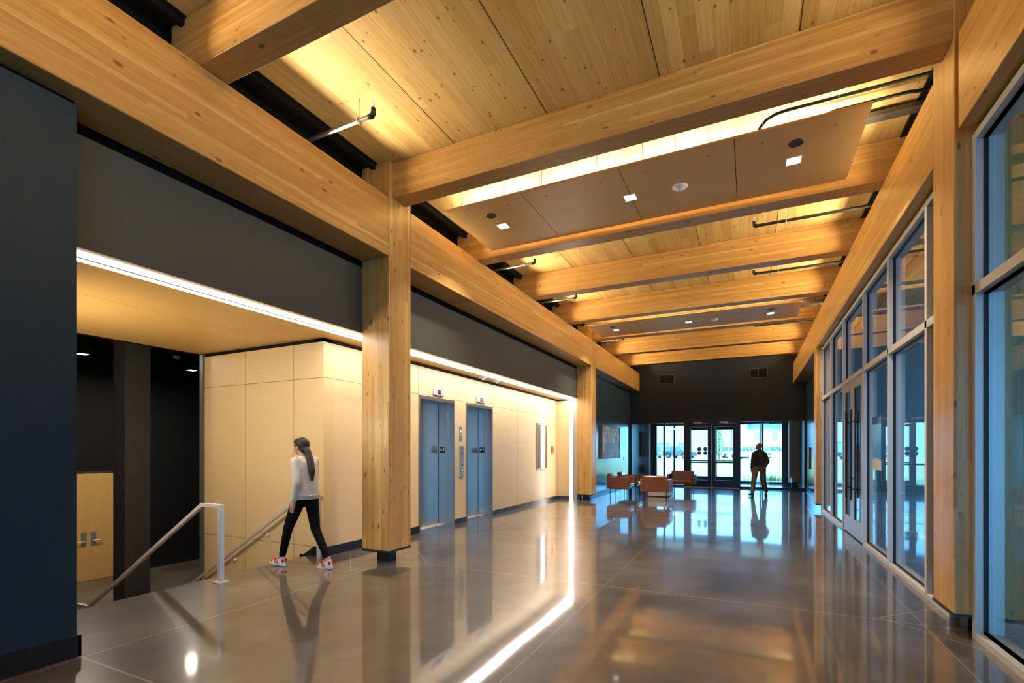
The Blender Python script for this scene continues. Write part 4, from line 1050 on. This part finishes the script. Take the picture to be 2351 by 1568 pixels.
remesh(b.build('trousers', BLK, g, world=False), .010, 4)
HR = plain('brown_hair', (0.022, 0.009, 0.005), 0.6, var=0.4, scale=60, bmp=0.5)
b = MB(); I = Mh.to_3x3().to_4x4()
b.ball(Mh @ Vector((-.028, 0, .038)), (.098, .085, .090), M=I); b.ball(Mh @ Vector((.015, 0, .070)), (.072, .070, .052), M=I)
b.ball(Mh @ Vector((-.055, 0, -.015)), (.062, .070, .070), M=I)
b.cap((.02, 0, 1.53), (-.03, 0, 1.50), .045, .040); b.cap((-.03, 0, 1.50), (-.085, .012, 1.38), .040, .046); b.cap((-.085, .012, 1.38), (-.135, .03, 1.24), .046, .044); b.cap((-.135, .03, 1.24), (-.150, .035, 1.13), .044, .018)
remesh(b.build('hair', HR, g, world=False), .008, 3)
RED = plain('red_suede', (0.55, 0.012, 0.012), 0.6); SOLE = plain('white_rubber', (0.80, 0.77, 0.68), 0.5); WLE = plain('white_leather', (0.75, 0.72, 0.70), 0.45)
shoe(g, (.355, .075, .112), (1, .05), .275, WLE, SOLE, RED, lift=R(6))
shoe(g, (-.300, -.08, .108), (1, -.02), .275, WLE, SOLE, RED, lift=R(-3))

# ---- bald man by the entrance
m_ = thing('person', (.30, 18.35, 0), 'bald person in dark jacket and taupe trousers, walking in front of the entrance', 'person', rz=R(-110))
b = MB(); yaw = R(-50)
Mh = head_parts(b, (.03, 0, 1.645), 1.0, yaw, 0, 1.0)
b.cap((.0, 0, 1.49), (.015, 0, 1.58), .062, .056)
ell(b, [(.0, 0, .90, .11, .16), (.0, 0, 1.0, .115, .165), (.01, 0, 1.12, .11, .155), (.01, 0, 1.30, .110, .165), (.0, 0, 1.40, .09, .155), (.0, 0, 1.46, .055, .08)])
SH = {1: ((.0, .190, 1.43), (-.05, .245, 1.15), (.13, .215, .97)), -1: ((.0, -.195, 1.44), (-.06, -.235, 1.15), (-.02, -.25, .90))}
LG = {1: ((.0, .095, .93), (-.05, .115, .51), (-.27, .125, .125)), -1: ((.02, -.095, .93), (.19, -.11, .52), (.315, -.105, .115))}
for s_ in (1, -1):
    a, e_, w_ = SH[s_]; b.cap((a[0], a[1]*.88, a[2]-.05), e_, .050, .044); b.cap(e_, w_, .042, .030)
    hand(b, w_, Vector(w_) - Vector(e_) + Vector((0, 0, -.12)), (1, 0, 0), curl=.6*s_)
    a, k_, n_ = LG[s_]; b.cap(a, k_, .088, .060); b.cap(k_, n_, .058, .040); b.cap(n_, (n_[0]+.1, n_[1], .05), .04, .03)
remesh(b.build('body', SKIN2, m_, world=False), .0075, 3)
eyes(m_, Mh, 1.0)
b = MB(); I = Mh.to_3x3().to_4x4()
b.ball(Mh @ Vector((.060, 0, -.070)), (.040, .046, .036), M=I)
remesh(b.build('beard', plain('grey_brown_beard', (0.08, 0.04, 0.03), 0.8), m_, world=False), .007, 2)
b = MB(); ell(b, [(.0, 0, .93, .128, .175), (.0, 0, 1.0, .130, .178), (.01, 0, 1.12, .126, .170), (.01, 0, 1.30, .130, .192), (.0, 0, 1.42, .112, .20), (.0, 0, 1.485, .075, .11), (0, 0, 1.52, .066, .074)])
remesh(b.build('shirt', plain('navy_cotton', (0.008, 0.016, 0.035), 0.8), m_, world=False), .011, 3)
JK = plain('charcoal_wool', (0.040, 0.037, 0.043), 0.85, var=0.15, scale=120, bmp=0.3)
b = MB(); rows = [(.0, .80, .150, .205), (.0, .95, .150, .200), (.0, 1.12, .145, .190), (.0, 1.30, .148, .208), (.0, 1.41, .128, .222), (.0, 1.465, .100, .175), (-.005, 1.50, .082, .115), (-.01, 1.53, .074, .086)]
V = []
for (cx_, z, rx, ry) in rows:
    op = R(36) if z < 1.3 else R(28)
    if z < .9: op = R(48)
    V.append([b.bm.verts.new((cx_ + rx*math.cos(op + (2*math.pi-2*op)*k/26), ry*math.sin(op + (2*math.pi-2*op)*k/26), z)) for k in range(27)])
for i in range(len(V)-1):
    for j in range(26): b.bm.faces.new((V[i][j], V[i][j+1], V[i+1][j+1], V[i+1][j]))
me_o = b.build('jacket', JK, m_, world=False)
so = me_o.modifiers.new('s', 'SOLIDIFY'); so.thickness = .012; so.offset = 0
me_o.modifiers.new('sub', 'SUBSURF').levels = 1
for p in me_o.data.polygons: p.use_smooth = True
for s_ in (1, -1):
    b = MB(); a, e_, w_ = SH[s_]; b.cap((a[0], a[1]*.90, a[2]-.035), e_, .070, .062); b.cap(e_, Vector(e_).lerp(Vector(w_), .95), .062, .048)
    remesh(b.build('sleeve', JK, me_o, world=False), .012, 3)
TP = plain('taupe_cotton', (0.115, 0.098, 0.095), 0.85, var=0.1, scale=80)
b = MB(); ell(b, [(.0, 0, .84, .115, .165), (.0, 0, .90, .132, .185), (.0, 0, .99, .128, .178), (.0, 0, 1.0, .12, .17)])
for s_ in (1, -1):
    a, k_, n_ = LG[s_]; b.cap(a, k_, .105, .080); b.cap(k_, Vector(k_).lerp(Vector(n_), .97), .078, .062)
remesh(b.build('trousers', TP, m_, world=False), .012, 4)
DSH = plain('dark_leather', (0.015, 0.016, 0.02), 0.35)
shoe(m_, (.315, -.105, .110), (1, -.2), .30, DSH, DSH, lift=R(10))
shoe(m_, (-.27, .125, .112), (1, .2), .30, DSH, DSH, lift=R(-5))

# ================================================================== OUTSIDE
def ground_mat():
    m, nt, b = new_mat('lawn_and_lot')
    p = N(nt, 'ShaderNodeNewGeometry').outputs['Position']; sp = N(nt, 'ShaderNodeSeparateXYZ'); nt.links.new(p, sp.inputs[0])
    n1 = noise(nt, p, 0.5, 5, 0.7); n2 = noise(nt, p, 6, 4, 0.7)
    gr = mixc(nt, n2, (0.24, 0.27, 0.10), (0.52, 0.46, 0.28)); gr = mixc(nt, mth(nt, 'MULTIPLY', n1, .9), gr, (0.34, 0.36, 0.15))
    y = mth(nt, 'ADD', mth(nt, 'SUBTRACT', sp.outputs[1], mth(nt, 'MULTIPLY', sp.outputs[0], 0.44)), mth(nt, 'MULTIPLY', n1, 2.0))
    lot = mixc(nt, n2, (0.42, 0.41, 0.39), (0.55, 0.53, 0.50))
    c = mixc(nt, mth(nt, 'GREATER_THAN', y, 72.0), gr, lot)
    c = mixc(nt, mth(nt, 'LESS_THAN', sp.outputs[1], 27.5), c, (0.42, 0.42, 0.42))
    nt.links.new(c, b.inputs['Base Color']); b.inputs['Roughness'].default_value = 0.9; return m
g_ = MB()
ys = [25.25, 27.5, 27.51, 40, 55, 68, 80, 95, 160]
zs = [-.02, -.02, -.01, .06, .15, .28, .33, .45, .6]
g_.rings([[Vector((x, y, z - d)) for x, d in ((-70, 0), (70, 0), (70, 1.0), (-70, 1.0))] for y, z in zip(ys, zs)])
struct(g_.build('ground', ground_mat()))
TUF = plain('weed_leaf', (0.20, 0.30, 0.06), 0.8, var=0.5, scale=3)
b = MB(); rnd = random.Random(3)
for k in range(900):
    x = rnd.uniform(-4.5, 2.2); y = rnd.uniform(27.6, 31.0) if k % 3 else rnd.uniform(28, 38); h = rnd.uniform(.06, .26)
    if rnd.random() < .35: x = rnd.gauss(.9, .35); y = rnd.uniform(27.7, 28.6); h *= 1.7
    a = rnd.uniform(0, 6.28); dx, dy = math.cos(a)*.012, math.sin(a)*.012; lx, ly = rnd.uniform(-.06, .06), rnd.uniform(-.06, .06)
    v = [b.bm.verts.new(q) for q in ((x-dx, y-dy, -.01), (x+dx, y+dy, -.01), (x+lx, y+ly, h))]; b.bm.faces.new(v)
o = b.build('weeds', TUF, origin=(0, 28, 0)); tag(o, 'sparse weeds and grass growing outside the entrance windows', 'grass', kind='stuff')

CG = plain('car_window_glass', (0.05, 0.10, 0.13), 0.08, spec=0.8); TY = plain('tyre_rubber', (0.02, 0.02, 0.022), 0.7); RM = plain('alloy_rim', (0.45, 0.46, 0.48), 0.3, metal=0.8)
HLm = plain('headlight_glass', (0.8, 0.85, 0.9), 0.1); TL = plain('tail_light', (0.5, 0.02, 0.02), 0.2)
def car(loc, rz, lab, cat, paint_col, L=4.8, Wd=1.92, H=1.76, truck=False, rack=False, lift=0.0):
    pm = plain('car_paint', paint_col, 0.25, coat=0.8)
    t = thing('pickup_truck' if truck else 'suv', loc, lab, cat, None, rz)
    wr = .37 + lift*.3; wb = L*.30
    def arch(xc): return [(xc + (wr+.07)*math.cos(a), .36 + lift + (wr+.05)*math.sin(a)) for a in [math.pi - k*math.pi/8 for k in range(9)]]
    z0 = .34 + lift; belt = 1.05 + lift*.9
    poly = [(-L/2, z0+.12), (-L/2+.1, z0)] + arch(-wb) + arch(wb) + [(L/2-.1, z0), (L/2, z0+.15), (L/2-.02, belt-.22), (L/2-.20, belt-.08), (L*.22, belt+.02), (-L/2+.06, belt+.04), (-L/2-.0, belt-.15)]
    # keep arches above the sill line
    poly = [(x, max(z, z0)) for x, z in poly]
    o = MB().prism(poly, 'y', -Wd/2, Wd/2).build('car_body', pm, t, world=False, bevel=.06)
    if truck: gx = [(-L*.12, L*.24), (-L*.10, L*.10)]
    else: gx = [(-L/2+.10, L*.24), (-L/2+.42, L*.07)]
    top = H
    (a0, a1), (c0, c1) = gx
    def gl(e, zb, zt): return [[Vector((a0-e, -Wd/2+.06-e, zb)), Vector((a1+e, -Wd/2+.06-e, zb)), Vector((a1+e, Wd/2-.06+e, zb)), Vector((a0-e, Wd/2-.06+e, zb))],
                     [Vector((c0-e, -Wd/2+.24-e, zt)), Vector((c1+e, -Wd/2+.24-e, zt)), Vector((c1+e, Wd/2-.24+e, zt)), Vector((c0-e, Wd/2-.24+e, zt))]]
    MB().rings(gl(0, belt, top-.06)).build('window_band', CG, t, world=False)
    MB().rings([[Vector((c0-.04, -Wd/2+.22, top-.07)), Vector((c1+.04, -Wd/2+.22, top-.07)), Vector((c1+.04, Wd/2-.22, top-.07)), Vector((c0-.04, Wd/2-.22, top-.07))],
                [Vector((c0+.1, -Wd/2+.32, top)), Vector((c1-.1, -Wd/2+.32, top)), Vector((c1-.1, Wd/2-.32, top)), Vector((c0+.1, Wd/2-.32, top))]]).build('roof', pm, t, world=False)
    p = MB()
    G = gl(.012, belt, top-.06)
    for i in range(4): p.tube([G[0][i], G[1][i]], .045, 6)
    for fr in (.38, .68):
        for i, j in ((0, 1), (3, 2)): p.tube([G[0][i].lerp(G[0][j], fr), G[1][i].lerp(G[1][j], fr)], .04, 6)
    p.build('pillars', pm, t, world=False)
    for sx in (-wb, wb):
        for sy in (-1, 1):
            Mw = Matrix.Translation((sx, sy*(Wd/2-.12), wr)) @ Matrix.Rotation(R(90), 4, 'X')
            w_ = MB().lathe([(wr*.6, -.12), (wr*.95, -.115), (wr, -.08), (wr, .08), (wr*.95, .115), (wr*.6, .12)], n=24, M=Mw).build('wheel', TY, t, smooth=True, world=False)
            rb = MB().lathe([(0, -.125), (wr*.2, -.128), (wr*.62, -.10)], n=20, M=Mw).lathe([(wr*.62, .10), (wr*.2, .128), (0, .125)], n=20, M=Mw)
            rb.build('rim', RM, w_, smooth=True, world=False)
    b = MB().box(L/2-.14, L/2+.015, -Wd/2+.06, -Wd/2+.42, belt-.33, belt-.17).box(L/2-.14, L/2+.015, Wd/2-.42, Wd/2-.06, belt-.33, belt-.17); b.build('headlights', HLm, t, world=False)
    MB().box(L/2-.1, L/2+.012, -Wd/2+.46, Wd/2-.46, belt-.42, belt-.16).build('grille', plain('grille_black', (0.03, 0.035, 0.04), 0.4) if paint_col[0] < .3 or truck else plain('grille_silver', (0.4, 0.42, 0.44), 0.3), t, world=False)
    MB().box(L/2-.1, L/2+.05, -Wd/2+.05, Wd/2-.05, z0+.02, z0+.2).box(-L/2-.05, -L/2+.1, -Wd/2+.05, Wd/2-.05, z0+.02, z0+.2).build('bumpers', plain('bumper_grey', (0.10, 0.10, 0.11), 0.5) if paint_col[0] < .3 else pm, t, world=False)
    MB().box(-L/2-.01, -L/2+.1, -Wd/2+.03, -Wd/2+.25, belt-.3, belt-.02).box(-L/2-.01, -L/2+.1, Wd/2-.25, Wd/2-.03, belt-.3, belt-.02).build('tail_lights', TL, t, world=False)
    for sy in (-1, 1): MB().ball((L*.2, sy*(Wd/2+.08), belt+.1), (.07, .11, .08)).build('wing_mirror', pm, t, smooth=True, world=False)
    if rack:
        r_ = MB()
        for sy in (-1, 1): r_.tube([(c0+.05, sy*(Wd/2-.34), top), (c0+.1, sy*(Wd/2-.34), top+.07), (c1-.1, sy*(Wd/2-.34), top+.07), (c1-.05, sy*(Wd/2-.34), top)], .02, 6)
        for fr in (.25, .5, .75): r_.tube([(c0+(c1-c0)*fr, -(Wd/2-.34), top+.07), (c0+(c1-c0)*fr, (Wd/2-.34), top+.07)], .02, 6)
        r_.build('roof_rack', TY, t, smooth=True, world=False)
    return t
car((-13.7, 80.0, .33), R(-78), 'dark blue pickup parked outside, leftmost vehicle seen through the entrance glass', 'truck', (0.07, 0.13, 0.19), 5.4, 2.0, 1.85, truck=True)
car((-9.6, 78.6, .32), R(-30), 'dark grey off-road suv with a roof rack parked outside, right of the dark pickup', 'car', (0.035, 0.045, 0.06), 4.8, 1.95, 1.85, rack=True, lift=.1)
car((-1.9, 82.2, .34), R(10), 'white suv parked outside behind the right door leaf', 'car', (0.80, 0.82, 0.84), 4.8, 1.9, 1.78)
car((-.05, 75.5, .32), R(-25), 'white pickup with a ladder rack parked outside, left of the bald person', 'truck', (0.78, 0.80, 0.82), 5.4, 1.98, 1.82, truck=True)
car((4.0, 85.0, .36), R(-12), 'white suv parked outside, right of the bald person', 'car', (0.82, 0.84, 0.85), 4.9, 1.95, 1.80)

# buildings over the road
HZ = R(25.9)
def bld(name, c, rz, lab):
    return thing(name, c, lab, 'building', None, rz)
PB = plain('pale_blue_cladding', (0.42, 0.58, 0.68), 0.7, var=0.03, scale=0.3)
t = bld('metal_shed', (-10.2, 107.0, .5), HZ*0.95, 'large pale blue metal clad shed across the parking lot, seen through the left entrance glass')
b = MB().box(-13.5, 7.6, 0, 14, 0, 8.6); b.build('wall', PB, t, world=False)
b = MB()
for k in range(20): b.box(-13.5 + k*1.1, -13.44 + k*1.1, -.03, 0, 0, 8.6)
b.build('ribs', PB, t, world=False)
MB().box(-13.7, 8.8, -.2, 14.2, 6.9, 7.05).build('gutter', plain('gutter_blue', (0.2, 0.38, 0.5), 0.6), t, world=False)
for x in (-7.4, -3.2):
    MB().box(x, x+2.1, -.12, 0, 0, 2.5).build('loading_door', plain('door_blue', (0.24, 0.42, 0.54), 0.6), t, world=False)
    MB().box(x-.1, x, -.2, 0, 0, 2.6).box(x+2.1, x+2.2, -.2, 0, 0, 2.6).box(x-.1, x+2.2, -.2, 0, 2.5, 2.62).build('door_frame', plain('frame_grey_blue', (0.08, 0.16, 0.2), 0.6), t, world=False)
t = bld('brick_building', (4.1, 108.0, .5), HZ*0.95, 'white brick building with a teal roof edge, seen through the right entrance glass')
WB = plain('white_brick', (0.74, 0.75, 0.76), 0.8, var=0.08, scale=2)
MB().box(-5.6, 9, 0, 10, 0, 5.35).build('wall', WB, t, world=False)
MB().box(-6.2, -5.0, -.25, .4, 0, 8.4).build('corner_pier', WB, t, world=False)
RF = plain('teal_roof', (0.10, 0.30, 0.36), 0.6)
MB().box(-5.0, 9.3, -.4, 10.4, 5.35, 5.75).box(-5.0, 9.3, 1.0, 10.4, 5.75, 6.6).box(-.4, .7, -.2, .8, 5.75, 6.9).build('roof', RF, t, world=False)
for x in (-3.6, -.2, 1.0):
    if x == 1.0: continue
    w_ = MB().box(x, x+1.15, -.06, 0, 2.95, 4.75).build('window', WB, t, world=False)
    MB().box(x+.1, x+1.05, -.08, -.05, 3.05, 4.65).build('pane', plain('window_pane_blue', (0.22, 0.34, 0.40), 0.3), w_, world=False)
    b = MB()
    for k in (1, 2, 3): b.box(x+.1, x+1.05, -.095, -.08, 3.05+k*.4, 3.08+k*.4)
    b.box(x+.55, x+.6, -.095, -.08, 3.05, 4.65).build('glazing_bars', WB, w_, world=False)
MB().box(2.2, 3.4, -.1, 0, 2.1, 4.4).build('upper_door', plain('pale_door', (0.55, 0.70, 0.78), 0.5), t, world=False)
MB().box(1.9, 3.8, -1.4, 0, 1.95, 2.08).box(2.1, 3.6, -1.3, -.2, 0, 1.95).build('landing', plain('rusty_brown', (0.25, 0.15, 0.12), 0.8), t, world=False)
# leafy tree beyond the right door leaf
t = thing('street_tree', (-3.6, 70, .3), 'narrow green tree outside, glimpsed in the edge of the right door glass', 'tree')
MB().tube([(-3.6, 70, .3), (-3.58, 70, 1.6), (-3.6, 70, 3.2)], [.12, .09, .05], 8).build('trunk', plain('bark', (0.12, 0.09, 0.06), 0.9), t)
b = MB(); rnd = random.Random(5)
for k in range(700):
    a = rnd.uniform(0, 6.28); z = rnd.uniform(.9, 4.2); r = .75*math.sqrt(rnd.random())*(1 - abs(z-2.4)/2.6)
    c = Vector((-3.6 + r*math.cos(a), 70 + r*math.sin(a), z)); u = Vector((rnd.uniform(-1, 1), rnd.uniform(-1, 1), rnd.uniform(-1, 1))).normalized()*.09; v = u.orthogonal().normalized()*.06
    vs = [b.bm.verts.new(c + q) for q in (-u, v, u, -v)]; b.bm.faces.new(vs)
o = b.build('foliage', plain('leaf_green', (0.16, 0.28, 0.05), 0.7), t); o['kind'] = 'stuff'

# window portals so the daylight samples well (they add no light of their own)
for nm, loc, d_, sx, sy in (('portal_end', (-1.38, 21.65, 1.4), (0, -1, 0), 6.6, 2.7),):
    pass
